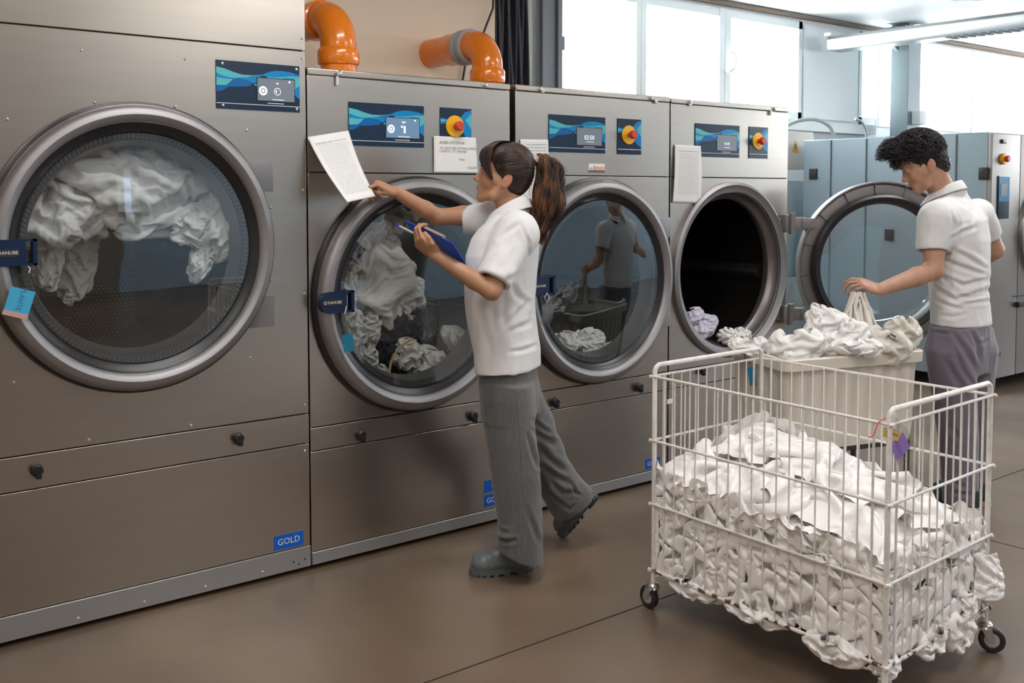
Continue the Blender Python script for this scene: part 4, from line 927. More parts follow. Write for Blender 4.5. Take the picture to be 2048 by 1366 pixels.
B().poly([J(x,y,Zt) for x,y in((1491,722),(1508,716),(1512,735),(1496,738))],.0012,-FW).build('plastic_sleeve',M['clear'],t,sm=False)
B().poly([J(x,y,Zt)-FW*.001 for x,y in((1494,736),(1510,733),(1512,770),(1500,772))],.0012,-FW).build('card',M['teal'],t,sm=False)
localize(t)
# ================================================================= people
def skinmat(name,base,lip):
    m=mat(name,base,.48,Subsurface_Weight=.12);m.node_tree.nodes['Principled BSDF'].inputs['Subsurface Radius'].default_value=(.012,.005,.003)
    a=nd(m,'ShaderNodeVertexColor');a.layer_name='tint';mx=nd(m,'ShaderNodeMix',data_type='RGBA',blend_type='MULTIPLY');mx.inputs['Factor'].default_value=1
    n=nd(m,'ShaderNodeTexNoise');n.inputs['Scale'].default_value=28;lk(m,coords(m),n.inputs['Vector']);r=nd(m,'ShaderNodeValToRGB');e=r.color_ramp.elements;e[0].position=.3;e[1].position=.7
    e[0].color=(base[0]*.93,base[1]*.88,base[2]*.86,1);e[1].color=(*base,1);lk(m,n.outputs['Fac'],r.inputs['Fac']);lk(m,r.outputs['Color'],mx.inputs['A']);lk(m,a.outputs['Color'],mx.inputs['B']);lk(m,mx.outputs['Result'],pb(m).inputs['Base Color']);return m
M['skinw']=skinmat('skin_warm',(.47,.25,.15),0);M['skinm']=skinmat('skin_fair',(.52,.30,.205),0)
m=M['shirt']=mat('white_cotton_pique',(.70,.70,.71),.8,Sheen_Weight=.2);noise_bump(m,700,.10,.0006)
def hairmat(name,c0,c1,rough=.5):
    m=mat(name,c0,rough);noise_col(m,c0,c1,34,4,(1,1,.35),.42,.64);return m
M['hairw']=hairmat('dark_brown_hair',(.014,.006,.005),(.055,.022,.013));M['hairw2']=hairmat('chestnut_hair',(.022,.009,.006),(.20,.085,.035));M['hairm']=hairmat('black_curly_hair',(.008,.007,.010),(.035,.028,.035),.45)
m=M['pantsw']=mat('grey_pinstripe_cloth',(.14,.145,.15),.85,Sheen_Weight=.3);noise_col(m,(.088,.091,.093),(.118,.122,.125),420,2,(1,1,.006),.4,.6)
m=M['pantsm']=mat('mauve_grey_cloth',(.15,.135,.17),.85,Sheen_Weight=.3)
M['shoew']=mat('grey_leather',(.14,.16,.17),.42);M['shoed']=mat('dark_shoe',(.018,.045,.04),.5);M['sole']=mat('grey_sole',(.10,.115,.12),.6);M['solem']=mat('pale_sole',(.45,.36,.33),.6)
M['eye']=mat('eye_white',(.62,.58,.55),.2);M['iris']=mat('iris_brown',(.04,.02,.01),.2);M['brow']=mat('eyebrow_hair',(.03,.014,.010),.7)
def rot(f,up0=Z3,roll=0):
    f=np.array(f,float);f/=np.linalg.norm(f);l=np.cross(up0,f);l/=np.linalg.norm(l);u=np.cross(f,l)
    c,s=math.cos(roll),math.sin(roll);l,u=l*c+u*s,u*c-l*s
    return np.stack([f,l,u],1)          # columns: forward, left, up
class Head:
    def __init__(s,H,R,sc=1.0): s.H=np.array(H,float);s.R=R;s.s=sc
    def w(s,p): return s.H+s.R@(np.array(p,float)*s.s)
    def e(s,v,c,r,k=.01,mode='add',A=None): v.ell(s.w(c),np.array(r)*s.s,s.R if A is None else s.R@A,k,mode)
    def c(s,v,a,b,ra,rb,k=.01,mode='add'): v.cap(s.w(a),s.w(b),ra*s.s,rb*s.s,k,mode)
    def build(s,v,male=False):
        e,c=s.e,s.c
        e(v,(-.012,0,.035),(.094,.073,.088),.0);e(v,(.022,0,-.02),(.060,.060,.088),.02);e(v,(.045,0,.045),(.045,.058,.05),.02)
        for t in(-1,1):
            c(v,(-.012,t*.054,-.05),(.018,t*.047,-.088),.020,.016,.02);c(v,(.018,t*.047,-.088),(.062,t*.012,-.106),.016,.015,.02)
            e(v,(.052,t*.036,-.035),(.026,.024,.028),.018)
            e(v,(.010,t*.060,-.022),(.03,.010,.02),.012)
        e(v,(.066,0,-.105),(.017,.020,.015),.014)
        e(v,(.058,0,-.070),(.032,.034,.034),.018)
        e(v,(.080,0,.020),(.014,.046,.011),.014)
        for t in(-1,1): e(v,(.094,t*.031,-.001),(.017,.017,.0125),.010,'sub')
        e(v,(.068,0,-.022),(.027,.027,.040),.012)
        for t in(-1,1): e(v,(.0725,t*.031,-.002),(.0148,.0165,.0135),.005)
        for t in(-1,1): e(v,(.0885,t*.032,-.0035),(.0065,.0105,.0030),.0015,'sub')
        c(v,(.083,0,.006),(.101,0,-.030),.0075,.0085,.009);e(v,(.103,0,-.036),(.0115,.0105,.0095),.008)
        for t in(-1,1): e(v,(.092,t*.0125,-.041),(.010,.0065,.0075),.005);e(v,(.097,t*.007,-.0475),(.004,.003,.003),.002,'sub')
        # lips
        e(v,(.0835,0,-.0625),(.0115,.021,.0058),.006);e(v,(.0815,0,-.0735),(.012,.018,.007),.006);e(v,(.094,0,-.0675),(.0105,.024,.0012),.003,'sub')
        e(v,(.090,0,-.084),(.008,.018,.0045),.006,'sub')
        # ears
        for t in(-1,1):
            A=np.array([[math.cos(.25),0,-math.sin(.25)],[0,1,0],[math.sin(.25),0,math.cos(.25)]])
            e(v,(-.026,t*.078,-.018),(.019,.008,.033),.004,A=A);e(v,(-.024,t*.087,-.012),(.011,.006,.021),.003,'sub',A=A)
            e(v,(-.022,t*.081,-.016),(.005,.005,.010),.003,A=A);e(v,(-.014,t*.076,-.040),(.009,.006,.010),.005)
def hand(v,W,fd,pn,fing,sc=1.0,thumb=None,left=True,spread=.10,palm=(1,1)):
    """W wrist, fd direction of the metacarpals, pn palm normal (out of the palm). fing: 4 tuples of 3 bend angles (deg), index..little"""
    fd=np.array(fd,float);fd/=np.linalg.norm(fd);pn=np.array(pn,float);pn-=fd*(pn@fd);pn/=np.linalg.norm(pn);sd=np.cross(fd,pn)   # towards the index side
    if left: sd=-sd
    W=np.array(W,float);s=sc
    R=np.stack([fd,sd,pn],1)
    v.ell(W+fd*.048*s,np.array([.055,.040,.0155])*s,R,.012)
    v.ell(W+fd*.030*s+sd*.022*s+pn*.010*s,np.array([.034,.017,.014])*s,R,.012)
    v.ell(W+fd*.034*s-sd*.022*s+pn*.007*s,np.array([.034,.014,.012])*s,R,.012)
    L=[(.044,.026,.022),(.049,.030,.024),(.045,.028,.023),(.035,.021,.020)];off=[.028,.0095,-.0095,-.027];base=[.086,.090,.086,.078];tips=[]
    for i in range(4):
        b0=W+fd*base[i]*s+sd*off[i]*s-pn*.002*s;v.cap(W+fd*.035*s+sd*off[i]*.7*s,b0,.0095*s,.0095*s,.008)
        d=fd*math.cos(spread*(1.5-i)*.6)+sd*math.sin(spread*(1.5-i)*.6);a=0;p=b0;r=.0088*s*(1 if i<3 else .88)
        for j in range(3):
            a+=math.radians(fing[i][j]);dd=d*math.cos(a)+pn*math.sin(a);q=p+dd*L[i][j]*s
            v.cap(p,q,r,r*.90,.0035 if j==0 else .002);p=q;r*=.90
        tips.append(p)
    # thumb leaves the side of the palm near its base
    if thumb is not None:
        P=[W+fd*.016*s+sd*.022*s+pn*.004*s]+[W+fd*a_*s+sd*b_*s+pn*c_*s for a_,b_,c_ in thumb]
        v.chain(P,[.0150*s,.0115*s,.0098*s,.0082*s],.006)
    return tips
def limb(v,pts,rs,k=.015): v.chain(pts,rs,k)
def tint(o,fn):
    me=o.data;n=len(me.vertices);co=np.zeros(n*3,np.float32);me.vertices.foreach_get('co',co);co=co.reshape(-1,3).astype(float)
    col=np.ones((n,4),np.float32);col[:,:3]=fn(co);a=me.color_attributes.new('tint','FLOAT_COLOR','POINT');a.data.foreach_set('color',col.ravel())
def facetint(hd,extra=None,stubble=False):
    def fn(co):
        q=(co-hd.H)@hd.R/hd.s;c=np.ones((len(co),3))
        def blob(p,r,col,pw=2):
            nonlocal c
            d=np.sqrt((((q-np.array(p))/np.array(r))**2).sum(1));w=np.clip(1.35-d,0,1)[:,None]**1.2;c=c*(1-w)+np.array(col)*c*w
        for z in((.088,0,-.062),(.087,0,-.073)): blob(z,(.014,.022,.007),(.72,.42,.42))
        for t in(-1,1): blob((.058,t*.042,-.034),(.022,.022,.02),(1.0,.86,.82));blob((.084,t*.031,-.004),(.014,.018,.008),(.72,.62,.6));blob((-.025,t*.084,-.018),(.016,.01,.03),(1,.78,.72))
        blob((.108,0,-.038),(.014,.014,.012),(1,.86,.84))
        if extra: c=extra(co,q,c)
        return c
    return fn
def eyes(hd,parent,half=.35):
    for t in(-1,1):
        o=hd.w((.0725,t*.031,-.002));b=B()
        bm=bmesh.new();bmesh.ops.create_uvsphere(bm,u_segments=20,v_segments=14,radius=.0122*hd.s);bm.verts.index_update()
        b.add([o+hd.R@np.array(v.co) for v in bm.verts],[[v.index for v in f.verts] for f in bm.faces],0);bm.free()
        d=hd.R@np.array([.93,t*.05,-.36]);d/=np.linalg.norm(d);u=np.cross(d,[0,0,1.]);u/=np.linalg.norm(u);w_=np.cross(u,d);r=.0060
        ring=[o+d*.0108*hd.s+(u*math.cos(a)+w_*math.sin(a))*r for a in np.linspace(0,2*PI,17)[:-1]]
        b.add(ring+[o+d*.0127*hd.s],[(i,(i+1)%16,16) for i in range(16)],1)
        b.build('eye',[M['eye'],M['iris']],parent)
        # lashes and brow
        P=[hd.w((.0865-.004*abs(k-3)/3-.010*max(0,(k-3)/3),t*(.031+(k-3)*.0052),.0065-.0022*abs(k-2.6)/2)) for k in range(7)]
        B().tube(P,[.0006,.0012,.0015,.0016,.0016,.0016,.0008],6).build('eyelashes',M['brow'],parent)
        P=[hd.w((.0965-.0018*k-.0009*k*k*.5,t*(.014+k*.0062),.019+.0016*k-.00033*k*k*1.2)) for k in range(7)]
        B().tube(P,[.0012,.0026,.003,.0028,.0024,.0018,.0008],6).build('eyebrow',M['brow'],parent)
def toppx(V):
    D=V-CAM;z=D@FW;return CX+F*(D@RT)/z,CY-F*(D@UP)/z
def seams(V,N,L):
    """creases and pulls of a garment: each is a line on its surface (as measured) with width and depth in metres"""
    x,y=toppx(V);w=np.clip(-(N@FW)*1.6+.3,0,1);out=np.zeros(len(V));mpp=np.mean((V-CAM)@FW)/F
    for pts,wd,amp in L:
        P=np.array(pts,float);best=np.full(len(V),1e9);tt=np.zeros(len(V));sg=np.zeros(len(V));n=len(P)-1
        for i in range(n):
            d=P[i+1]-P[i];l2=d@d;t=np.clip(((x-P[i][0])*d[0]+(y-P[i][1])*d[1])/l2,0,1);dx,dy=x-P[i][0]-t*d[0],y-P[i][1]-t*d[1];q=np.hypot(dx,dy)
            m=q<best;best=np.where(m,q,best);tt=np.where(m,(i+t)/n,tt);sg=np.where(m,np.sign(dx*d[1]-dy*d[0]),sg)
        s=best*sg*mpp/wd;out+=amp*np.sin(PI*np.clip(tt*.9+.05,0,1))**.7*(-np.exp(-s*s)+.75*np.exp(-((s-1.7)/1.1)**2)+.35*np.exp(-((s+1.9)/1.2)**2))
    return out*w
def cloth_obj(name,v,matr,parent,fold,relax=2,minv=400):
    V,Q=v.mesh(relax);V,Q=keep_big(V,Q,minv);N=vnormals(V,Q);V=V+N*fold(V,N)[:,None];V=laplace(V,Q,.35)
    return npmesh(name,V,Q,matr,parent)
def shoe(name,heel,fd,L,matr,parent,up=Z3,W=.050,solem='sole',tread=True,H=.11):
    fd=np.array(fd,float);fd/=np.linalg.norm(fd);up=np.array(up,float);up-=fd*(up@fd);up/=np.linalg.norm(up);sd=np.cross(up,fd);R=np.stack([fd,sd,up],1)
    heel=np.array(heel,float)
    def w(a,b,c): return heel+fd*a+sd*b+up*c
    ex=L+.06;lo=np.minimum.reduce([w(-.04,s*.09,c) for s in(-1,1) for c in(-.03,.2)]+[w(ex,s*.09,c) for s in(-1,1) for c in(-.03,.2)]);hi=np.maximum.reduce([w(-.04,s*.09,c) for s in(-1,1) for c in(-.03,.2)]+[w(ex,s*.09,c) for s in(-1,1) for c in(-.03,.2)])
    v=Vol(lo,hi,.0035);v.ell(w(L*.78,0,.045),(L*.22,W*.98,.045),R,.0);v.ell(w(L*.42,0,.050),(L*.36,W*.80,.05),R,.03);v.ell(w(L*.16,0,.060),(L*.17,W*.78,.065),R,.03);v.cap(w(L*.20,0,.07),w(L*.17,0,H+.02),.043,.046,.02)
    v.ell(w(L*.55,0,.085),(L*.10,W*.5,.016),R,.02)
    v.cut(w(0,0,.026),-up);v.cut(w(0,0,H+.03),up)
    V,Q=v.mesh(2);N=vnormals(V,Q);V+=N*folds(V,18,.0018,31)[:,None];o=npmesh(name,V,Q,matr,parent)
    # sole slab with lugs
    P=[];n=48
    for k in range(n):
        a=2*PI*k/n;x=math.cos(a);y=math.sin(a);wd=W*(1.06 if x>0 else .88)*(1-.10*max(0,-x))*(1-.12*math.exp(-((x+.1)/.3)**2));ax_=(abs(x)**.8)*math.copysign(1,x);P.append((L/2+ax_*(L/2+.008),(abs(y)**.85)*math.copysign(1,y)*wd))
    b=B()
    for z0,z1,s in((.010,.030,1.),):
        vs=[w(p[0],p[1],z0) for p in P]+[w(L/2+(p[0]-L/2)*1.0,p[1],z1) for p in P];b.add(vs,[tuple(range(n))[::-1],tuple(range(n,2*n))]+[(i,(i+1)%n,n+(i+1)%n,n+i) for i in range(n)])
    if tread:
        for k in range(0,n):
            if k%2: continue
            q=np.array(P[k]);q2=np.array(P[(k+1)%n]);c=np.array([L/2,0]);
            if .30*L<(q[0])<.46*L: continue
            i1=q*.74+c*.26;i2=q2*.74+c*.26;vs=[w(*q,.0),w(*q2,.0),w(*i2,0),w(*i1,0),w(*q,.0101),w(*q2,.0101),w(*i2,.0101),w(*i1,.0101)]
            b.add(vs,[(0,1,2,3),(7,6,5,4),(0,4,5,1),(1,5,6,2),(2,6,7,3),(3,7,4,0)])
        vs=[]
    else:
        vs=[w(p[0],p[1]*.98,.0) for p in P]+[w(p[0],p[1],.0101) for p in P];b.add(vs,[tuple(range(n))[::-1],tuple(range(n,2*n))]+[(i,(i+1)%n,n+(i+1)%n,n+i) for i in range(n)])
    b.build('sole',M[solem],o,ang=30)
    return o
# ----------------------------------------------------------------- the woman
ZW=4.13
fw_=-RT
hw=Head(J(1006,351,4.12),rot(fw_*math.cos(math.radians(13))+Z3*math.sin(math.radians(13))+FH*.06),.98)
fb=-RT*.93+FH*.36;fb/=np.linalg.norm(fb)                     # chest direction
shL=J(1040,462,3.96);elL=J(984,582,3.86);wrL=J(870,510,3.93)
shR=J(985,428,4.30);elR=J(876,434,4.30);wrR=J(790,383,4.18)
v=Vol(J(1040,700,4.2)-np.array([.75,.50,1.15]),J(1040,700,4.2)+np.array([.42,.42,.85]),.0032)
hw.build(v)
v.cap(hw.w((-.030,0,-.06)),J(1022,440,4.13),.050,.056,.02)                    # neck
v.cap(J(1022,440,4.13),J(1015,470,4.13),.058,.07,.02)
# trunk inside the clothes
v.ell(J(1012,530,4.13),(.09,.12,.14),np.stack([fb,np.cross(Z3,fb),Z3],1),.03);v.ell(J(1012,690,4.13),(.085,.12,.16),np.stack([fb,np.cross(Z3,fb),Z3],1),.03)
v.cap(J(1015,560,4.13),J(1012,640,4.13),.085,.085,.03)
for a_ in(shL,shR): v.cap(J(1016,466,4.13),a_,.045,.040,.02)
limb(v,[shL,elL+(shL-elL)*.45,elL,elL+(wrL-elL)*.3,wrL],[.040,.042,.034,.0345,.0235],.012)
limb(v,[shR,elR+(shR-elR)*.45,elR,elR+(wrR-elR)*.3,wrR],[.045,.039,.0335,.034,.0235],.012)
hipL=J(1014,760,4.06);hipR=J(1030,760,4.21);ankL=J(1046,1105,4.07);knR=J(1080,885,4.33);ankR=J(1150,1000,4.45)
limb(v,[hipL,hipL*.5+ankL*.5,ankL],[.055,.05,.035]);limb(v,[hipR,knR,ankR],[.055,.05,.035])
# left hand closed round the clipboard's lower edge; right hand pinches the sheet
fdL=J(822,478,3.97)-wrL
hand(v,wrL,J(836,480,3.92)-wrL,(-FW*-.55+RT*.25+UP*.6),[(34,58,38),(37,58,38),(40,58,38),(44,58,35)],.92,[(.040,.040,.002),(.066,.043,.010),(.090,.036,.022)],left=True)
hand(v,wrR,J(742,362,4.15)-wrR,(-UP*.8+FW*.2-RT*.35),[(40,48,28),(62,62,38),(78,68,40),(85,70,40)],.90,[(.040,.028,.018),(.068,.022,.030),(.094,.008,.034)],left=False)
V,Q=v.mesh(1);V,Q=keep_big(V,Q,800)
wom=npmesh('person',V,Q,M['skinw']);tag(wom,'woman with brown ponytail, white polo and grey trousers reaching for a paper sheet','person')
tint(wom,facetint(hw))
eyes(hw,wom)
# ---- hair
v=Vol(hw.H-.19,hw.H+.19,.003)
hw.e(v,(-.014,0,.036),(.104,.084,.100),.0);hw.e(v,(-.045,0,.0),(.068,.066,.080),.03);hw.e(v,(.03,0,.08),(.062,.06,.05),.03);hw.e(v,(-.035,0,.075),(.07,.062,.06),.02)
nA=hw.R@np.array([.785,0,-.62]);v.cut(hw.w((.043,0,.033)),nA,.008)
for t in(-1,1): hw.e(v,(.034,t*.082,-.036),(.048,.040,.044),.006,'sub')
hw.e(v,(-.024,.092,-.018),(.021,.022,.034),.006,'sub');hw.e(v,(-.024,-.092,-.018),(.021,.022,.034),.006,'sub')
nB=hw.R@np.array([.25,0,-.97]);v.cut(hw.w((-.05,0,-.085)),nB,.01)
V,Q=v.mesh(1);V,Q=keep_big(V,Q)
hair=npmesh('hair',V,Q,M['hairw'],wom)
tie=hw.w((-.108,.0,.050))
def onshell(q,s=1.0):
    c=np.array([-.014,0,.036]);r=np.array([.1055,.0855,.1015])*s;d=(q-c)/r;n=np.linalg.norm(d,axis=-1,keepdims=True);return c+d/np.maximum(n,1e-6)*r
tl_=np.array([-.110,0,.052]);paths=[];rad=[];rs=np.random.RandomState(3)
for i in range(1700):
    t=rs.uniform(-1,1);side=rs.choice([-1,1])
    u=rs.uniform(0,1)                        # along hairline: front top -> temple -> ear -> nape
    hl=np.array([[.098,.0,.098],[.084,.040,.086],[.052,.068,.050],[.006,.080,.016],[-.030,.084,.018],[-.060,.075,-.020],[-.085,.045,-.050],[-.085,.0,-.060]])
    x=u*(len(hl)-1);k=min(int(x),len(hl)-2);st_=hl[k]+(hl[k+1]-hl[k])*(x-k);st_=st_*np.array([1,side,1])+rs.normal(0,.004,3)
    s=np.linspace(0,1,16)[:,None];s0=rs.uniform(0,.5);ss=s0+(1-s0)*s
    P=onshell(st_)*(1-ss)+tl_*ss;P=P+np.array([0,0,.03])*np.sin(PI*ss)*(.5 if u<.5 else -.1);P=onshell(P,1.0+rs.uniform(.004,.035)+.03*max(0,u-.6))
    P=P*(1-ss**6)+tl_*ss**6
    paths.append(hw.H+(P*hw.s)@hw.R.T);rad.append(.0015*np.sin(PI*np.linspace(.08,.97,16))**.5)
# fringe sweeping down beside the eye
for i in range(520):
    u=rs.uniform(-1,1);W_=np.array([[1016,283,4.09,8],[994,282,4.065,10],[976,293,4.05,12],[971,310,4.045,11.5],[972,328,4.045,7.5],[978,344,4.045,4.5],[984,358,4.045,1.5]]);z_=rs.uniform(-.006,.010);P=sp([J(a[0]+u*a[3]+rs.normal(0,.5),a[1]-abs(u)*0+(1-u)*a[3]*.25,a[2]+z_) for a in W_],16);paths.append(P);rad.append(.0012*np.sin(PI*np.linspace(.12,.97,16))**.6);continue
    w0=np.array([.040+.015*rs.uniform(-1,1),.005+.01*rs.uniform(-1,1),.124]);e1=np.array([.088-.03*u,.030+.018*u,.096]);e2=np.array([.094-.030*u,.050+.022*u,.052+.006*u]);e3=np.array([.074-.045*u+rs.normal(0,.002),.066+.014*u,-.004+.022*u+rs.normal(0,.003)])
    pp=np.array([w0,e1*[1,1,1],e2,e3])+rs.normal(0,.0028,(4,3));P=sp(pp,16);paths.append(hw.H+(P*hw.s)@hw.R.T);rad.append(.0015*np.sin(PI*np.linspace(.12,.97,16))**.6)
V,Q=hair_tubes(np.array(paths),np.array(rad));npmesh('hair_strands',V,Q,M['hairw'],hair)
# ponytail
def JJ(px,py,Z=4.13): return J(px,py,Z)
spine=np.array([JJ(1066,322),JJ(1078,312),JJ(1091,318),JJ(1098,340),JJ(1097,375),JJ(1095,410),JJ(1090,445),JJ(1083,470),JJ(1084,488)])
wid=np.array([.012,.020,.034,.047,.052,.056,.046,.030,.008])
paths=[];rad=[]
lock=[dict(a=rs.uniform(0,2*PI),q=math.sqrt(rs.uniform(.05,1)),ph=rs.uniform(0,6.28),fr=rs.uniform(1.1,1.9),ln=rs.uniform(.66,1.0),am=rs.uniform(.007,.018)) for _ in range(46)]
for i in range(1500):
    k=lock[i%46];a=k['a']+rs.normal(0,.16);q=min(1.08,max(.1,k['q']+rs.normal(0,.09)));ph=k['ph']+rs.normal(0,.25);fr=k['fr'];ln=min(1,k['ln']+rs.uniform(-.10,.03))
    if i%60==0: a,q,ph,ln=rs.uniform(0,6.28),1.25,rs.uniform(0,6.28),rs.uniform(.5,.8)
    t=np.linspace(0,ln*(len(spine)-1),24);c=np.stack([np.interp(t,np.arange(len(spine)),spine[:,j]) for j in range(3)],1);w_=np.interp(t,np.arange(len(spine)),wid)
    ofs=RT*math.cos(a)+FH*math.sin(a)*.8;ofs2=-RT*math.sin(a)+FH*math.cos(a);amp=np.clip(t/4,0,1)*k['am']
    P=c+(ofs[None,:]*(w_*q)[:,None])+ofs[None,:]*(amp*np.sin(t*fr+ph))[:,None]+ofs2[None,:]*(amp*np.cos(t*fr*.9+ph))[:,None]+Z3*(amp*.4*np.sin(t*2+ph))[:,None]
    paths.append(P);rad.append(.0021*np.sin(PI*np.linspace(.10,.99,24))**.5*rs.uniform(.6,1.1)*(.4 if i%60==0 else 1))
v=Vol(spine.min(0)-.07,spine.max(0)+.07,.004)
for k in range(len(spine)-1): v.cap(spine[k],spine[k+1],wid[k]*.50,wid[k+1]*.45,.01)
V,Q=v.mesh(1);N=vnormals(V,Q);V+=N*folds(V,26,.005,77,np.diag([1,1,.25]))[:,None];pt=npmesh('ponytail',V,Q,M['hairw2'],hair)
V,Q=hair_tubes(np.array(paths),np.array(rad));npmesh('ponytail_strands',V,Q,M['hairw2'],pt)
b=B();tc_=(spine[0]+spine[1])/2;ax_=(spine[1]-spine[0]);ax_/=np.linalg.norm(ax_);u=np.cross(ax_,Z3);u/=np.linalg.norm(u);w_=np.cross(ax_,u)
for o_ in(-.006,0,.006): b.tube([tc_+ax_*o_+(u*math.cos(a)+w_*math.sin(a))*.0195 for a in np.linspace(0,2*PI,24)],.0036,8,closed=True)
b.build('hair_tie',mat('pale_hair_tie',(.6,.52,.48),.6),hair)
# ---- polo shirt
lf=np.cross(Z3,fb)
def row(py,px,a,c,Z=4.13): p=J(px,py,Z);return (p[2],p[0],p[1],a,c)
v=Vol(J(1010,600,4.15)-np.array([.36,.36,.42]),J(1010,600,4.15)+np.array([.36,.36,.42]),.0042)
v.loft([row(414,1026,.055,.062),row(428,1024,.066,.085),row(436,1022,.074,.105),row(446,1020,.085,.130),row(458,1017,.103,.158),row(478,1012,.120,.172),row(510,1005,.128,.176),row(550,1002,.128,.170),row(600,1000,.126,.165),row(650,1005,.122,.165),row(700,1014,.117,.170),row(752,1018,.110,.176)],fb,0)
v.cap(J(1032,466,3.98),J(990,556,3.88),.076,.066,.03);v.ell(J(1038,470,3.99),(.078,.08,.088),None,.03)
v.cap(J(985,440,4.28),J(930,441,4.31),.078,.056,.03)
v.cut(J(1018,737,4.13),np.array([0,0,-1.])+RT*.05)
vS=v
def cutcyl(v,a,b,r0,r1,k=0): v.cap(a,b,r0,r1,k,'sub')
# sleeve ends: cut square across the arm, then hollow so that the arm comes out of cloth
dL=elL-shL;dL/=np.linalg.norm(dL);hL=J(987,562,3.88);dR=elR-shR;dR/=np.linalg.norm(dR);hR=J(926,441,4.305)
def slabcut(v,p,d,R):
    """cut the half space beyond p, only near p"""
    p=np.array(p);lo=p-R;hi=p+R
    def fn(X,Y,Z):
        a=-((X-p[0])*d[0]+(Y-p[1])*d[1]+(Z-p[2])*d[2]);r=np.sqrt((X-p[0])**2+(Y-p[1])**2+(Z-p[2])**2)-R*.98;return np.maximum(a,r)
    return v.op(lo,hi,fn,0,'sub')
slabcut(v,hL,dL*.96+fb*0.0,.085);slabcut(v,hR,dR,.075)
v.cap(hL-dL*.06,hL+dL*.03,.046,.056,0,'sub');v.cap(hR-dR*.05,hR+dR*.03,.040,.048,0,'sub')
# neckline opening
v.cap(J(1024,405,4.13),J(1016,450,4.13),.057,.056,.006,'sub');v.ell(J(996,440,4.12),(.045,.034,.05),np.stack([fb,lf,Z3],1),.01,'sub')
def wf(V,N):
    S1=np.diag([1,1,.45]);d=folds(V,6.5,.0085,11,S1,.9,1.3)+folds(V,14,.003,21,S1)
    # pulls radiating from the shoulder and gathering over the hip
    return d*.55+seams(V,N,[([(998,479),(1018,462),(1039,447)],.010,.006),([(1043,452),(1057,484),(1057,512)],.007,.0045),([(1020,562),(1040,545)],.012,.006),([(1020,566),(1034,592),(1052,604)],.012,.007),([(1012,652),(1032,630),(1056,604)],.010,.009),([(1018,664),(1042,652),(1062,644)],.010,.006),([(1018,704),(1046,700),(1073,690)],.009,.005),([(1011,585),(1008,630),(1016,672)],.016,.006),([(990,610),(985,660)],.014,.003),([(960,600),(968,660),(980,700)],.016,.003),([(1030,500),(1010,530),(985,545)],.015,.003),([(1050,660),(1062,630)],.010,.004),([(975,480),(960,520)],.014,.003),([(1018,552),(1006,572)],.010,.005)])
shirt=cloth_obj('polo_shirt',v,M['shirt'],wom,wf)
# collar: a folded band standing round the neck
def collar(center,fdir,ra,rb,h,fl,parent,tilt=.25,gap=.5,name='collar',fall=.05):
    n=60;V=[];f=np.array(fdir);l=np.cross(Z3,f);rowsn=8
    for j in range(rowsn):
        t=j/(rowsn-1)
        for i in range(n):
            a=gap+(2*PI-2*gap)*i/(n-1);ca,sa=math.cos(a),math.sin(a)
            if t<.4: s=1.0-.04*(t/.4);z=h*(t/.4)
            else: q=(t-.4)/.6;s=.97+fl*q**.8;z=h-(fall+.012*max(0,ca))*q
            front=max(0,ca)
            z2=z-tilt*ca*ra*1.0
            V.append(center+f*(ra*s*ca+(.015*t*front))+l*(rb*s*sa)+Z3*z2)
    Q=[(j*n+i,j*n+i+1,(j+1)*n+i+1,(j+1)*n+i) for j in range(rowsn-1) for i in range(n-1)]
    o=npmesh(name,np.array(V),np.array(Q),M['shirt'],parent);s_=o.modifiers.new('s','SOLIDIFY');s_.thickness=.0028;s_.offset=0;ss=o.modifiers.new('u','SUBSURF');ss.levels=ss.render_levels=1;return o
collar(J(1018,420,4.13),fb,.066,.066,.024,.42,shirt,tilt=.58,gap=.30,fall=.052)
# hems and placket
def hem(pts,r,parent,name): return B().tube(pts,r,8,closed=True).build(name,M['shirt'],parent)
# ---- trousers
v=Vol(J(1060,900,4.2)-np.array([.40,.34,.62]),J(1060,900,4.2)+np.array([.44,.36,.42]),.005)
v.loft([row(735,1017,.100,.150),row(790,1019,.103,.150),row(830,1019,.100,.13)],fb,0)
def rowz(py,px,a,c,Z): p=J(px,py,Z);return (p[2],p[0],p[1],a,c)
v.loft([rowz(770,1014,.096,.085,4.07),rowz(850,1018,.098,.088,4.07),rowz(950,1031,.094,.09,4.07),rowz(1040,1040,.082,.092,4.07),rowz(1100,1041,.080,.094,4.07),rowz(1137,1042,.082,.097,4.07)],fb,.03)
kp=[J(1030,780,4.23),J(1060,850,4.29),J(1083,905,4.34),J(1112,960,4.39),J(1138,1000,4.42),J(1156,1024,4.44)]
v.chain(kp,[.098,.092,.086,.082,.086,.094],.03)
dd=kp[-1]-kp[-2];dd/=np.linalg.norm(dd);dd2=dd*.6+(-RT*-.35-UP*.75)*.5;dd2/=np.linalg.norm(dd2);slabcut(v,J(1150,1010,4.44),dd2,.16)
fd_=J(1125,1076,4.5)
v.cap(J(1150,1010,4.44)-dd*.02,J(1156,1030,4.44),.06,.07,0,'sub')
slabcut(v,J(1040,1114,4.07),-RT*.40-UP*.915,.17);pS=J(1042,1122,4.07);v.cap(pS+Z3*.03,pS-Z3*.06,.066,.074,0,'sub')
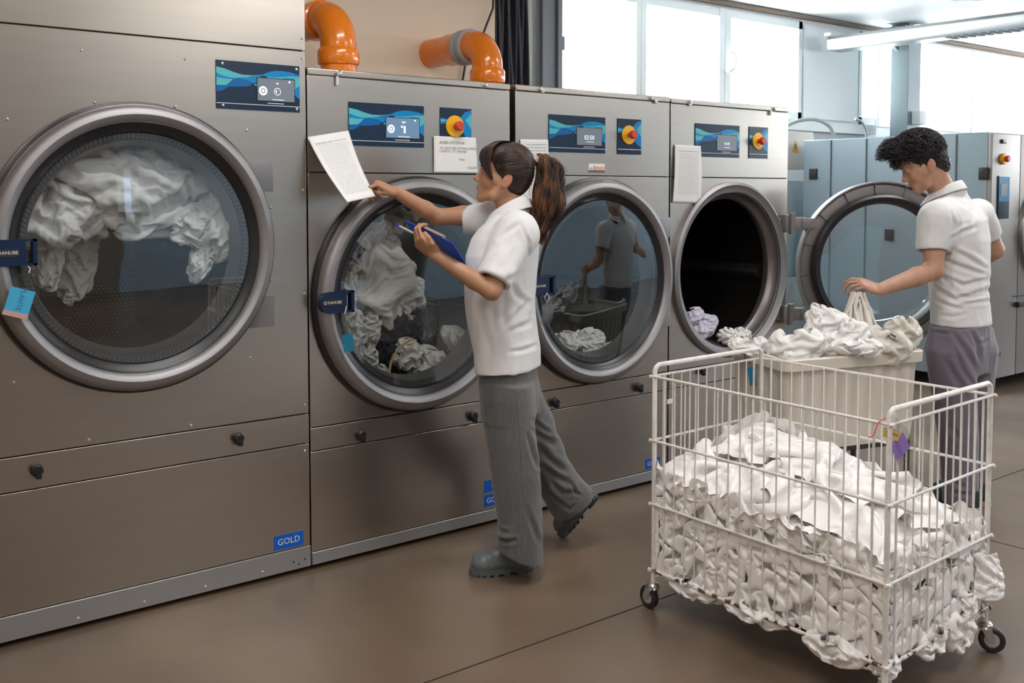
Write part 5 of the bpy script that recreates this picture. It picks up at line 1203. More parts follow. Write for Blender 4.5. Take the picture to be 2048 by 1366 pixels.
def pf(V,N):
    S1=np.diag([1,1,.28]);d=folds(V,9,.006,41,S1,.7,1.4)
    low=np.clip((.35-V[:,2])*4,0,1);return d*(.35+.3*low)+seams(V,N,[([(1027,752),(1034,840),(1040,912),(1044,1020),(1041,1108)],.0035,.004),([(1054,868),(1064,905),(1073,935)],.008,.009),([(1052,1015),(1066,1055),(1078,1090)],.010,.006),([(994,1076),(1012,1082),(1030,1080)],.008,.016),([(1000,1060),(1016,1066)],.008,.006),([(1066,842),(1085,858),(1100,868)],.010,.008),([(1068,862),(1090,878),(1112,888)],.012,.009),([(1078,893),(1100,920),(1130,944)],.013,.010),([(1083,930),(1110,952),(1140,968)],.012,.011),([(1081,950),(1098,985),(1128,1012)],.009,.010),([(1100,960),(1125,985),(1150,985)],.010,.009),([(1142,965),(1150,985),(1160,990)],.006,.010),([(1120,1005),(1140,1018),(1150,1010)],.008,.006)])
tr_w=cloth_obj('trousers',v,M['pantsw'],wom,pf)
P0=at(1078,1146,'z',0);P1=at(952,1157,'z',0);dsh=(P1-P0)/np.linalg.norm(P1-P0)
shoe('shoe',P0+np.array([0,.045,0]),dsh,np.linalg.norm(P1-P0)-.01,M['shoew'],wom,W=.052)
toe=at(1128,1078,'z',0);hl_=J(1178,1018,4.47);d=toe-hl_;Ls=.26
shoe('shoe',toe-d/np.linalg.norm(d)*Ls+np.array([0,0,.004]),d,Ls,M['shoew'],wom,up=np.cross(d,np.cross(Z3,d)),W=.047)
# ---- things she holds
tlc,trc=J(809,440,4.0),J(906,487,3.835);brc,blc=J(943,548,3.94),J(846,501,4.105)
nb_=np.cross(trc-tlc,blc-tlc);nb_/=np.linalg.norm(nb_)
if nb_@FW<0: nb_=-nb_            # away from the camera = writing side
cb=empty('clipboard',(tlc+brc)/2,'blue clipboard held open against the woman\'s left forearm','clipboard')
b=B().poly([tlc,trc,brc,blc],.003,nb_);b.build('board',mat('blue_board',srgb(16,88,225),.4),cb,bevel=.001)
def cbp(u,v,o): return tlc+(trc-tlc)*u+(blc-tlc)*v+nb_*o
B().poly([cbp(.05,.06,.0035),cbp(.97,.06,.0035),cbp(.97,.94,.0035),cbp(.05,.94,.0035)],.0015,nb_).build('paper_block',M['paper'],cb,sm=False)
b=B().poly([cbp(.28,-.03,.003),cbp(.78,-.03,.003),cbp(.74,.16,.004),cbp(.32,.16,.004)],.010,nb_);b.tube([cbp(.26,.0,.010),cbp(.80,.0,.010)],.0045,10);b.build('clip',mat('brass_clip',(.62,.48,.36),.35,.6),cb)
for u in(.30,.70):
    b=B();c_=cbp(u,.10,-.0006);b.tube([c_,c_-nb_*.0012],.0035,10);b.build('rivet',M['chrome'],cb)
localize(cb)
pn_=empty('pen',J(815,460,3.97),'blue and clear ballpoint pen in the woman\'s left hand','pen')
a,c=J(793,449,3.99),J(842,474,3.94);B().tube([a+(c-a)*.12,c],.0036,10).build('barrel',mat('pen_body',(.55,.6,.68),.3),pn_);B().tube([a,a+(c-a)*.12],[.0030,.0042],10).build('cap',mat('pen_blue',srgb(20,60,190),.35),pn_);localize(pn_)
# ----------------------------------------------------------------- the man
ZM=5.0;al=math.radians(40);fm=-RT*math.cos(al)+FH*math.sin(al);lm=np.cross(Z3,fm)
hf=-RT*.97+FH*.26;hf/=np.linalg.norm(hf);th=math.radians(-24)
hm=Head(J(1845,329,5.0),rot(hf*math.cos(th)+Z3*math.sin(th)),1.02)
v=Vol(J(1880,640,5.0)-np.array([.62,.60,1.02]),J(1880,640,5.0)+np.array([.46,.60,1.0]),.0036)
hm.build(v,True)
nb0=J(1893,402,5.03);v.cap(hm.w((-.030,0,-.055)),nb0,.056,.064,.02)
RM=np.stack([fm,lm,Z3],1)
v.ell(J(1912,480,5.02),(.10,.15,.19),RM,.03);v.ell(J(1918,640,5.0),(.09,.13,.18),RM,.03)
shL=J(1868,440,4.86);elL=J(1868,541,4.83);wrL=J(1760,579,4.74)
shR=J(1962,436,5.17);elR=J(1990,500,5.22);wrR=J(1935,545,5.42)
for a_ in(shL,shR): v.cap(J(1905,430,5.02),a_-Z3*.01,.05,.045,.02)
limb(v,[shL,elL+(shL-elL)*.4,elL,elL+(wrL-elL)*.32,wrL],[.048,.048,.043,.043,.028],.012);limb(v,[shR,elR,wrR],[.053,.043,.030],.012)
for x,Z_ in((1902,4.94),(1944,5.06)): limb(v,[J(x,670,Z_),J(x+6,830,Z_),J(x+8,985,Z_)],[.055,.045,.035])
hand(v,wrL,J(1728,568,4.74)-wrL,(-UP*.7+FW*.45-RT*.1),[(22,40,25),(30,45,28),(36,48,30),(42,48,30)],1.0,[(.040,.030,.016),(.066,.026,.030),(.088,.014,.040)],left=True)
hand(v,wrR,fm*.8-Z3*.6,(-fm*.3-Z3),[(30,40,25)]*4,1.0,[(.040,.030,.016),(.066,.026,.030),(.088,.014,.040)],left=False)
V,Q=v.mesh(1);V,Q=keep_big(V,Q,800)
man=npmesh('person',V,Q,M['skinm']);tag(man,'man with dark curly hair and white polo lifting linen from the tub','person')
tint(man,facetint(hm));eyes(hm,man)
# hair: cap plus curls
v=Vol(hm.H-.2,hm.H+.2,.0035)
hm.e(v,(-.016,0,.048),(.106,.083,.094),.0);hm.e(v,(.05,0,.085),(.062,.066,.045),.03);hm.e(v,(-.075,0,-.01),(.045,.062,.07),.03)
nA=hm.R@np.array([.72,0,-.69]);v.cut(hm.w((.066,0,.050)),nA,.01)
for t in(-1,1): hm.e(v,(-.016,t*.092,-.022),(.027,.024,.036),.006,'sub')
nB=hm.R@np.array([.1,0,-1.]);v.cut(hm.w((-.05,0,-.075)),nB,.012)
V,Q=v.mesh(1);V,Q=keep_big(V,Q);N=vnormals(V,Q);V+=N*folds(V,45,.004,55)[:,None];mh=npmesh('hair',V,Q,M['hairm'],man)
paths=[];rad=[]
cen=np.array([-.016,0,.048]);rr_=np.array([.106,.083,.094])
k=0
while k<2000:
    d=rs.normal(0,1,3);d/=np.linalg.norm(d);p=cen+d*rr_
    fr_=(p[0]>.0 and p[2]>.06)
    if .72*p[0]-.69*p[2]>.72*.066-.69*.050-.004: continue
    if p[2]<-.075 or (abs(p[0]+.012)<.026 and p[2]<.012 and abs(p[1])>.055): continue
    if p[2]<0: p=p*np.array([1.06,.97,1]) if p[0]<-.03 else p
    k+=1
    if p[0]>.02: p=p+np.array([.018,0,.008])*min(1,(p[0]-.02)*20)
    top=max(0,min(1,(p[2]-.03)/.06));L=.012+.030*top+(.022 if p[0]>.04 else 0);t=np.linspace(0,1,12)[:,None]
    g=np.array([.55*top+.2,0,-.35 if p[2]<.05 else .1]);base=d*L*t+g*L*t*t*.9
    a1=np.cross(d,[.3,.5,.7]);a1/=np.linalg.norm(a1);a2=np.cross(d,a1);ph=rs.uniform(0,6.28);cr=(.003+.007*top)*t**.5;w=rs.uniform(6,12)
    P=p*1.0+base*.8+a1*np.cos(w*t+ph)*cr+a2*np.sin(w*t+ph)*cr-(a1*math.cos(ph)+a2*math.sin(ph))*cr[0]
    paths.append(hm.H+(P*hm.s)@hm.R.T);rad.append(.0026*np.sin(PI*np.linspace(.2,.97,12))**.6)
for i in range(170):        # curls falling over the forehead
    y=rs.uniform(-.055,.06);p=np.array([.082-.25*abs(y)*abs(y)*10+rs.normal(0,.006),y,.088+rs.normal(0,.008)]);t=np.linspace(0,1,12)[:,None]
    P=p+np.array([.035,0,-.035])*t+np.array([0,0,-.02])*t*t*rs.uniform(.2,1.4);ph=rs.uniform(0,6.28);w=rs.uniform(6,10);P=P+np.concatenate([np.cos(w*t+ph)*.009*t**.5,np.sin(w*t+ph)*.009*t**.5,np.cos(w*t+ph+1)*.005*t],1)
    paths.append(hm.H+(P*hm.s)@hm.R.T);rad.append(.0026*np.sin(PI*np.linspace(.2,.97,12))**.6)
V,Q=hair_tubes(np.array(paths),np.array(rad));npmesh('hair_curls',V,Q,M['hairm'],mh)
# polo
def rowm(py,px,a,c,Z=5.02): p=J(px,py,Z);return (p[2],p[0],p[1],a,c)
v=Vol(J(1915,520,5.02)-np.array([.40,.42,.42]),J(1915,520,5.02)+np.array([.40,.42,.40]),.0048)
v.loft([rowm(372,1902,.058,.066),rowm(388,1901,.068,.092),rowm(400,1902,.080,.130),rowm(414,1905,.100,.180),rowm(440,1912,.125,.205),rowm(480,1914,.135,.200),rowm(530,1916,.130,.185),rowm(580,1918,.120,.18),rowm(620,1921,.122,.185),rowm(655,1923,.125,.19)],fm,0)
v.cap(J(1874,440,4.87),J(1865,495,4.85),.086,.072,.03);v.ell(J(1882,432,4.90),(.080,.08,.078),None,.03)
v.cap(J(1955,430,5.15),J(1977,470,5.19),.078,.062,.03)
v.cut(J(1920,647,5.02),np.array([0,0,-1.])-RT*.02)
dL=elL-shL;dL/=np.linalg.norm(dL);hL=J(1866,501,4.845);dR=elR-shR;dR/=np.linalg.norm(dR);hR=J(1979,474,5.195)
slabcut(v,hL,dL,.095);slabcut(v,hR,dR,.085);v.cap(hL-dL*.05,hL+dL*.03,.055,.062,0,'sub');v.cap(hR-dR*.04,hR+dR*.03,.048,.054,0,'sub')
v.cap(J(1893,366,5.02),J(1892,404,5.02),.060,.060,.006,'sub');v.ell(J(1868,398,5.0),(.04,.03,.05),RM,.01,'sub')
def mf(V,N):
    z=V[:,2];d=folds(V,7,.009,61,np.diag([1,1,.6]),.9,1.3)+folds(V,15,.003,63);low=np.clip((1.12-z)*5,0,1)
    return d*.5+seams(V,N,[([(1902,424),(1908,446),(1898,500)],.008,.006),([(1902,478),(1920,466),(1947,455)],.010,.009),([(1900,498),(1935,515),(1970,538)],.012,.008),([(1885,519),(1925,535),(1972,550)],.011,.008),([(1878,548),(1926,571),(1976,558)],.011,.009),([(1864,572),(1911,600),(1980,578)],.011,.010),([(1874,601),(1900,612),(1922,618)],.009,.007),([(1915,590),(1940,596),(1965,592)],.009,.006),([(1930,608),(1955,604),(1980,602)],.009,.006),([(1926,412),(1930,450)],.012,.004),([(1944,410),(1948,455)],.012,.004),([(1868,530),(1890,560),(1910,575)],.010,.006),([(1880,630),(1905,634),(1930,628)],.009,.005)])
ms=cloth_obj('polo_shirt',v,M['shirt'],man,mf)
collar(J(1890,386,5.02),fm,.072,.072,.026,.40,ms,tilt=.55,gap=.30,fall=.045)
hem([hL-dL*.004+(np.cross(dL,fm)*math.cos(a)+np.cross(dL,np.cross(dL,fm))*math.sin(a))*.068 for a in np.linspace(0,2*PI,30)],.0022,ms,'sleeve_hem') if False else None
v=Vol(J(1925,830,5.0)-np.array([.36,.36,.52]),J(1925,830,5.0)+np.array([.36,.36,.50]),.0055)
v.loft([rowm(640,1922,.120,.170),rowm(690,1923,.122,.176),rowm(740,1925,.115,.17)],fm,0)
v.loft([rowm(655,1908,.10,.10,4.95),rowm(700,1900,.112,.103,4.94),rowm(800,1910,.098,.09,4.94),rowm(900,1918,.082,.078,4.94),rowm(1005,1921,.075,.075,4.94)],fm,.03)
v.loft([rowm(655,1940,.10,.10,5.06),rowm(700,1945,.112,.103,5.06),rowm(800,1941,.095,.09,5.06),rowm(900,1942,.078,.078,5.08),rowm(985,1944,.070,.075,5.08)],fm,.03)
cloth_obj('trousers',v,M['pantsm'],man,lambda V,N:folds(V,9,.005,71,np.diag([1,1,.5]),.9,1.4)+seams(V,N,[([(1868,664),(1895,668),(1902,662)],.008,.008),([(1905,665),(1930,700),(1952,740)],.012,.010),([(1890,720),(1915,760),(1935,800)],.014,.008),([(1940,660),(1955,690),(1958,720)],.010,.007),([(1960,690),(1972,680)],.008,.006),([(1910,700),(1925,740),(1950,775)],.010,.007),([(1900,850),(1920,880)],.012,.007),([(1900,960),(1930,975)],.010,.008),([(1905,985),(1940,990)],.010,.008)]))
for px,Z,py in((1922,4.94,1000),(1944,5.06,985)):
    h=J(px+3,py,Z);h[2]=0;shoe('shoe',h-fm*.075,fm,.27,M['shoed'],man,H=.085,W=.046,solem='solem',tread=False)
# ================================================================= linen
def frill(path,out,width,waves,amp,seed,n=160,m=9):
    """ruffled strip of cloth: path (k,3), out = direction it stands off"""
    r=np.random.RandomState(seed);P=sp(path,n);out=np.array(out,float);out/=np.linalg.norm(out);T=np.gradient(P,axis=0);T/=np.linalg.norm(T,axis=1)[:,None];S=np.cross(T,out);S/=np.linalg.norm(S,axis=1)[:,None]
    t=np.linspace(0,1,n);ph=2*PI*waves*t+2.2*perlin(np.stack([t*9,t*0+seed,t*0],1),seed);V=[]
    for j in range(m):
        q=j/(m-1);V.append(P+out*(width*q*(.8+.35*np.sin(ph*.37)))[:,None]+S*(amp*q*np.sin(ph))[:,None]+S*width*.35*q*q)
    V=np.array(V).reshape(-1,3);Q=np.array([(j*n+i,j*n+i+1,(j+1)*n+i+1,(j+1)*n+i) for j in range(m-1) for i in range(n-1)]);return V,Q
def join(parts):
    Vs,Qs,o=[],[],0
    for V,Q in parts: Vs.append(V);Qs.append(Q+o);o+=len(V)
    return np.concatenate(Vs),np.concatenate(Qs)
def shell(c,r,ang=0,seed=1,ex=(1.6,1.6),hi=.5,face=(0,-1,0),nu=21,nv=21,lon=115,lat=80,bend=.4,vary=.5,ymin=None,lo=-.12,levels=3,noise=.18):
    c=np.array(c,float);r=np.array(r,float);a=math.radians(ang);f=np.array(face,float);f/=np.linalg.norm(f);sx=np.cross(f,Z3);sx/=np.linalg.norm(sx);sz=np.cross(sx,f)
    X_,Zz=sx*math.cos(a)+sz*math.sin(a),-sx*math.sin(a)+sz*math.cos(a)
    def base(U,V):
        lo_=np.radians((U-.5)*2*lon);la=np.radians((V-.5)*2*lat);return np.sin(lo_)*np.cos(la),np.cos(lo_)*np.cos(la),np.sin(la)
    def an(U,V):
        x,y,z=base(U,V);q=np.stack([x,y,z],-1);k=1+noise*perlin(q*1.7,seed)*1.6;return c+((x*k*r[0])[...,None]*X_+(y*k*r[1])[...,None]*f+(z*k*r[2])[...,None]*Zz)
    def nm(U,V):
        x,y,z=base(U,V);n_=(x/r[0])[...,None]*X_+(y/r[1])[...,None]*f+(z/r[2])[...,None]*Zz;return n_/np.linalg.norm(n_,axis=-1,keepdims=True)
    sz_=(2*math.radians(lon)*max(r[0],(r[0]+r[1])/2)*ex[0]*.9,2*math.radians(lat)*r[2]*ex[1]);m=min(r)
    def exx(P):
        if ymin is not None: P[...,1]=np.maximum(P[...,1],ymin)
        return P
    return sheet_mesh(crumple(an,nm,sz_,lo*m,hi*m,seed,nu=nu,nv=nv,vary=vary,bend=bend,levels=levels,extra=exx,press=.0002))
rs=np.random.RandomState(12)
# ---- the cart's load, built in the cart's own axes then turned into place
hl,hw_=.472,.318            # half length (y), half width (x)
ul=(A_-B_)/np.linalg.norm(A_-B_);uw=(C_-A_)/np.linalg.norm(C_-A_)
def c2w(V):
    o=np.array(V,float).copy();o[:,:2]=cart_c[None,:]+V[:,0:1]*uw[None,:]+V[:,1:2]*ul[None,:];return o
def htop(x,y):
    u=(x/hw_+1)/2;w=(y/hl+1)/2      # u 0 left(A/B) .. 1 right(C/D); w 0 near(B/D) .. 1 far(A/C)
    base=.40*(1-u)*(1-w)+.40*u*(1-w)+.48*(1-u)*w+.58*u*w
    return base+.08*np.exp(-(((u-.5)/.42)**2+((w-.5)/.45)**2))+.025*np.exp(-(((u-.85)/.14)**2+((w-.92)/.12)**2))
n=24;V=[];Q=[]
for j in range(n+1):
    for i in range(n+1):
        x,y=(i/n-.5)*2*(hw_-.03),(j/n-.5)*2*(hl-.03);V.append((x,y,htop(x,y)-.025))
core=B().add(V,[(j*(n+1)+i,j*(n+1)+i+1,(j+1)*(n+1)+i+1,(j+1)*(n+1)+i) for j in range(n) for i in range(n)]);core.box((-hw_+.03,-hl+.03,.15),(hw_-.03,hl-.03,.36))
Vc=np.array(core.v);Qc=np.array([f for f in core.f if len(f)==4]);parts=[(Vc,Qc)]
def wallclip(P): P[...,0]=np.clip(P[...,0],-hw_-.001,hw_+.001);P[...,1]=np.clip(P[...,1],-hl-.001,hl+.001);return P
def addc(*a,**k): P=crumple(*a,**k);parts.append(sheet_mesh(P));return P
zn=lambda U,V:np.stack([0*U,0*U,0*U+1.],-1)
def lump_h(x,y,s): return .022*perlin(np.stack([x*7,y*7,0*x+s],-1),s)
addc(lambda U,V:np.stack([(U-.5)*2*hw_,(V-.5)*2*hl,htop((U-.5)*2*hw_,(V-.5)*2*hl)-.02+lump_h(U,V*1.5,3)],-1),zn,(1.00,1.45),-.01,.075,21,nu=19,nv=27,vary=.7,bend=.75,press=.0003,extra=wallclip)
addc(lambda U,V:np.stack([(U-.45)*1.5*hw_,(V-.6)*1.3*hl,htop((U-.45)*1.5*hw_,(V-.6)*1.3*hl)+.0],-1),zn,(.80,.95),-.0,.09,24,nu=15,nv=19,vary=.7,bend=.85,press=.0003,extra=wallclip)
addc(lambda U,V:np.stack([(U-.2)*.9*hw_,(V-.35)*1.25*hl,htop((U-.2)*.9*hw_,(V-.35)*1.25*hl)+.012],-1),zn,(.42,.85),-.0,.07,27,nu=11,nv=19,vary=.7,bend=.85,press=.0004,extra=wallclip)
def side(x0,y0,x1,y1,n_,seed,L,nu,exc=1.55):
    n_=np.array(n_,float)
    def an(U,V):
        x,y=x0+(x1-x0)*U,y0+(y1-y0)*U;ht=htop(x,y)+.005;return np.stack([x,y,.150+(ht-.150)*V],-1)-n_*.022
    return addc(an,lambda U,V:np.zeros(U.shape+(3,))+n_,(L*exc,.42*exc),-.055,.021,seed,nu=nu,nv=17,vary=.6,bend=.34,press=-.0005,kick=.5,levels=3,extra=wallclip)
side(-hw_,hl,-hw_,-hl,(-1,0,0),31,.95,39,1.6);side(-hw_,-hl,hw_,-hl,(0,-1,0),33,.64,27,1.6);side(hw_,-hl,hw_,hl,(1,0,0),35,.95,33,1.4);side(hw_,hl,-hw_,hl,(0,1,0),37,.64,23,1.4)
# under side: cloth bulging down between the base rails
def sag(U,V):
    x,y=(U-.5)*2*(hw_-.01),(V-.5)*2*(hl-.01);b=.028*np.abs(np.sin(V*PI*4))**.7*np.abs(np.sin(U*PI*1.0))**.3;e=.035*np.exp(-((x+hw_-.03)/.05)**2)*np.clip(np.sin(V*PI*3+.6),0,1)
    return np.stack([x,y,.138-b-e],-1)
addc(sag,lambda U,V:-zn(U,V),(.72,1.1),-.01,.03,39,nu=21,nv=31,vary=.4,bend=.5,extra=wallclip)
def top(x,y,o=.0): return (x,y,float(htop(x,y))+o)
fr=[([top(-.300,.36,-.02),top(-.305,.25,-.0),top(-.295,.12,.0)],(-.4,0,1),.028,6,.010),
    ([(-.306,.10,.40),(-.30,-.02,.46),(-.306,-.16,.44),(-.306,-.27,.38),(-.306,-.33,.32)],(-.5,0,.85),.034,7,.010),
    ([(-.26,-.457,.36),(-.1,-.459,.31),(.05,-.459,.34),(.2,-.459,.31)],(0,-.30,.95),.028,7,.008),
    ([top(.20,.42,-.0),top(.27,.38,.01),top(.29,.28,.0)],(.1,.1,1),.055,4,.014),
    ([top(.0,.44,-.0),top(.12,.45,.01),top(.25,.44,.0)],(.0,.1,1),.05,4,.014)]
for i,f in enumerate(fr): parts.append(frill(f[0],f[1],f[2],f[3],f[4],i+1))
for sx_,sy_,sz_,r_,sd in((-.30,-.30,.135,(.05,.10,.035),51),(-.29,.02,.135,(.04,.12,.030),52),(-.28,.30,.13,(.05,.11,.035),53),(-.27,-.45,.125,(.05,.04,.035),54),(-.03,-.455,.13,(.08,.035,.035),55),(.15,-.46,.125,(.085,.035,.055),56),(.19,-.472,.19,(.035,.022,.04),57)):
    c_=np.array(sx_*1.);parts.append(shell((sx_,sy_,sz_),(r_[0],r_[2],r_[1]) if abs(sy_)<.4 else (r_[0],r_[1],r_[2]),0,sd,ex=(1.25,1.3),face=((0,-1,0) if abs(sy_)>.4 else (-1,0,0)),nu=11,nv=11,bend=.8) if abs(sy_)>.4 else shell((sx_,sy_,sz_),(r_[1],r_[0],r_[2]),0,sd,ex=(1.25,1.3),face=(-1,0,0),nu=13,nv=9,bend=.8))
V,Q=join(parts);lp_=npmesh('linen_heap',c2w(V),Q,M['satin']);lp_.modifiers.new('u','SUBSURF').render_levels=1
tag(lp_,'crumpled glossy white linen filling the wire cart','linen heap',None,'stuff')
# flap hanging out at the right corner of the cart, and a sheet sagging under its short side
def hang(name,top_pts,drop,label,n=40,m=24,fold=.01,waves=3,outd=(0,0,0),seed=3,taper=0):
    P=sp(top_pts,n);V=[];od=np.array(outd,float)
    for j in range(m):
        q=j/(m-1)
        for i in range(n):
            u=i/(n-1);w_=math.sin(PI*min(1,max(0,u)))**.5
            V.append(P[i]+np.array([0,0,-1.])*drop*q*(1-taper*(1-w_))+od*(math.sin(PI*.5*q))+np.array([.5,-.5,0])*fold*math.sin(u*waves*2*PI+q*1.5)*q)
    Q=[(j*n+i,j*n+i+1,(j+1)*n+i+1,(j+1)*n+i) for j in range(m-1) for i in range(n-1)]
    o=npmesh(name,np.array(V),np.array(Q),M['satin']);o.modifiers.new('s','SOLIDIFY').thickness=.003
    return tag(o,label,'sheet')
q4=[J(1949,1112,3.36),J(1988,1108,3.40),J(1944,1190,3.35),J(2008,1190,3.42)]
def hanchor(U,V):
    a=q4[0]*(1-U)[...,None]+q4[1]*U[...,None];b=q4[2]*(1-U)[...,None]+q4[3]*U[...,None];P=a*(1-V)[...,None]+b*V[...,None];return P-FH*(.035*np.sin(PI*U)*(.3+.7*V))[...,None]+RT*(.012*np.sin(PI*V))[...,None]
P=crumple(hanchor,lambda U,V:np.zeros(U.shape+(3,))-FH,(.155,.165),-.02,.02,91,nu=9,nv=9,vary=.25,bend=.8,ka=.05,press=0)
V,Q=sheet_mesh(P);o=npmesh('hanging_sheet',V,Q,M['satin']);o.modifiers.new('u','SUBSURF').render_levels=1;o.modifiers.new('s','SOLIDIFY').thickness=.002
tag(o,'white sheet corner hanging out of the wire cart above its right caster','sheet')
# ---- bundles of cloth: crumpled sheets laid round simple shells
def bundle(name,shells,label,m,cat='linen',kind=None,sub=True):
    V,Q=join(shells);o=npmesh(name,V,Q,M[m])
    if sub: o.modifiers.new('u','SUBSURF').render_levels=1
    return tag(o,label,cat,None,kind)
def S_(px,py,y,rx,rz,ry,ang=0,seed=1,**k):
    k.setdefault('ymin',.02);return shell(at(px,py,'y',y),(rx,ry,rz),ang,seed,**k)
bundle('white_sheet',[S_(235,375,.24,.36,.155,.17,6,1,ex=(1.35,1.75),nu=33,nv=19,hi=.35),S_(120,425,.22,.17,.11,.13,-22,2,ex=(1.5,1.5),nu=23,nv=17),S_(370,345,.23,.22,.13,.14,22,3,ex=(1.4,1.6),nu=23,nv=17),S_(240,310,.25,.24,.12,.12,0,4,ex=(1.4,1.6))],'big crumpled white sheet tumbling in the upper half of the tall dryer','linen')
bundle('white_sheet',[S_(435,440,.15,.085,.15,.09,12,5,ex=(1.7,1.2),nu=17,nv=25),S_(390,450,.15,.09,.07,.07,-20,6,ex=(1.5,1.4)),S_(400,520,.15,.045,.085,.05,18,7,ex=(1.6,1.2))],'white sheet hanging at the right side inside the tall dryer','linen')
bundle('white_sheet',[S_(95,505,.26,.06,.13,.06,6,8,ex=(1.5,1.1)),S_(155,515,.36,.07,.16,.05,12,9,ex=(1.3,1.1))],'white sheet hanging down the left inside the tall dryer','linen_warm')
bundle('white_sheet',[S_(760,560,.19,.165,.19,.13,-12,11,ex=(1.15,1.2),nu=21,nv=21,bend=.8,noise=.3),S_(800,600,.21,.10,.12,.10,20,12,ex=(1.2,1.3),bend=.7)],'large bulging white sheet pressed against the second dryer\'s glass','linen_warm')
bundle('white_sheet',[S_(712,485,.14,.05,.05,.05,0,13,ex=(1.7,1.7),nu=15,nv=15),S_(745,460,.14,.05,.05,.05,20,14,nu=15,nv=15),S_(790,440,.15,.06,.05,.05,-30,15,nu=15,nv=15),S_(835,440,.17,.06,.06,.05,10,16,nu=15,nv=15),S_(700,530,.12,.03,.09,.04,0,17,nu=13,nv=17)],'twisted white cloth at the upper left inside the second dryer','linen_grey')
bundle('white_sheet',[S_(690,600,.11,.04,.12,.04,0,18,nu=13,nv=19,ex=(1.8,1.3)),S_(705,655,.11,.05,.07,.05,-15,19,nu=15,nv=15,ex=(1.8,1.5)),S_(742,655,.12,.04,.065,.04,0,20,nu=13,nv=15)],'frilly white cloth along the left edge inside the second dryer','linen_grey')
bundle('black_cloth',[S_(800,645,.19,.14,.06,.09,-8,21),S_(780,700,.16,.07,.06,.06,0,22)],'black cloth lying in the middle of the second dryer','blackcloth')
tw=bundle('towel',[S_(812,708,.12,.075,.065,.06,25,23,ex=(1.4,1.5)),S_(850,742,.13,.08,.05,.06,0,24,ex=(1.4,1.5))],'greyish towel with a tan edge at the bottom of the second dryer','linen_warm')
B().tube(sp([at(x,y,'y',.045) for x,y in((778,748),(782,725),(792,705),(808,688),(826,678))]),.0055,8).build('tan_edge',M['tan'],tw)
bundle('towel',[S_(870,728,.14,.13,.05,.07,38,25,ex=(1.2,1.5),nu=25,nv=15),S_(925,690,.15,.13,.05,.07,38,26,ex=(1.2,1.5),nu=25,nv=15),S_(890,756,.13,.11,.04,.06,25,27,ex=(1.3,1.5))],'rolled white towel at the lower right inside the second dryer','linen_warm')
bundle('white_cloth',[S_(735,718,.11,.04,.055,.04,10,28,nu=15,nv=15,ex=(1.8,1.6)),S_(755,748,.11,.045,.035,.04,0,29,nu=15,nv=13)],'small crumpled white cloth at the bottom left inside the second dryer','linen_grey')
bundle('white_cloth',[S_(1125,690,.14,.09,.06,.08,-15,31,ex=(1.4,1.6)),S_(1178,688,.14,.09,.07,.07,10,32,ex=(1.4,1.7)),S_(1212,706,.15,.06,.045,.05,0,33,nu=15,nv=15)],'crumpled white cloth at the bottom of the third dryer','linen')
bundle('lilac_cloth',[S_(1402,655,.07,.10,.055,.08,-32,34,ex=(1.15,1.7),nu=25,nv=17,ymin=-.2),S_(1385,632,.08,.07,.04,.06,-25,35,ex=(1.2,1.5),ymin=-.2)],'folded lilac cloth lying in the open dryer\'s mouth','linen_lilac')
bundle('towel',[S_(1452,672,.02,.05,.04,.055,0,36,ymin=-.2,nu=15,nv=15),S_(1480,672,.0,.05,.04,.05,10,37,ymin=-.2,nu=15,nv=15)],'white towel in the open dryer\'s mouth beside the lilac cloth','linen')
# ---- heap in the plastic tub
def TT(a,b): return T3((a*hx,b*hy),0)
def tubtop(U,V):
    a,b_=(U-.5)*1.84,(V-.5)*1.80;z=.755+.075*np.exp(-((a-.10)/.6)**2-(b_/.9)**2);P=np.zeros(U.shape+(3,));P[...,0]=tc[0]+ux[0]*a*hx+uy[0]*b_*hy;P[...,1]=tc[1]+ux[1]*a*hx+uy[1]*b_*hy;P[...,2]=z;return P
def tubclip(P):
    d=P[...,:2]-tc;a=np.clip(d@ux,-hx*.93,hx*.93);b_=np.clip(d@uy,-hy*.90,hy*.90);low=P[...,2]<.815
    q=tc+a[...,None]*ux+b_[...,None]*uy;P[...,:2]=np.where(low[...,None],q,P[...,:2]);return P
P=crumple(tubtop,zn,(1.25,.85),-.02,.07,61,nu=31,nv=21,vary=.4,bend=.6,extra=tubclip,press=.0003)
o=bundle('linen_heap',[sheet_mesh(P)],'bed of soft white linen lying in the cream plastic tub','linen','linen heap','stuff')
vd=-FH
def SJ(px,py,Z,r,ang=0,seed=1,**k):
    k.setdefault('nu',13);k.setdefault('nv',11);k.setdefault('hi',.6);return shell(J(px,py,Z),r,ang,seed,face=vd,**k)
# the lifted sheet: gathered at the hand, widening downwards in long folds
def lifted(p0,p1,r0,r1,seed,ex=2.0,nu=45,nv=17,bendx=.35):
    p0=np.array(p0);p1=np.array(p1)
    def an(U,V):
        a=(U-.5)*2*PI*.97;r=r0+(r1-r0)*V**1.3;c=p0+(p1-p0)*V[...,None];return c+(r*np.sin(a))[...,None]*RT+(-r*np.cos(a)*.75)[...,None]*FH
    def nm(U,V): a=(U-.5)*2*PI*.97;return np.sin(a)[...,None]*RT-np.cos(a)[...,None]*FH+0*Z3
    L=np.linalg.norm(p1-p0)
    A_s=(2*PI*(r0+r1)*.5*ex,L*1.12)
    return sheet_mesh(crumple(an,nm,A_s,-.022,.022,seed,nu=nu,nv=nv,vary=.25,bend=bendx,press=0,ka=.05))
bundle('white_sheet',[lifted(J(1716,585,4.74),J(1716,700,4.70),.022,.135,71,ex=1.7)],'white sheet the man lifts out of the tub, gathered under his hand','linen_warm')
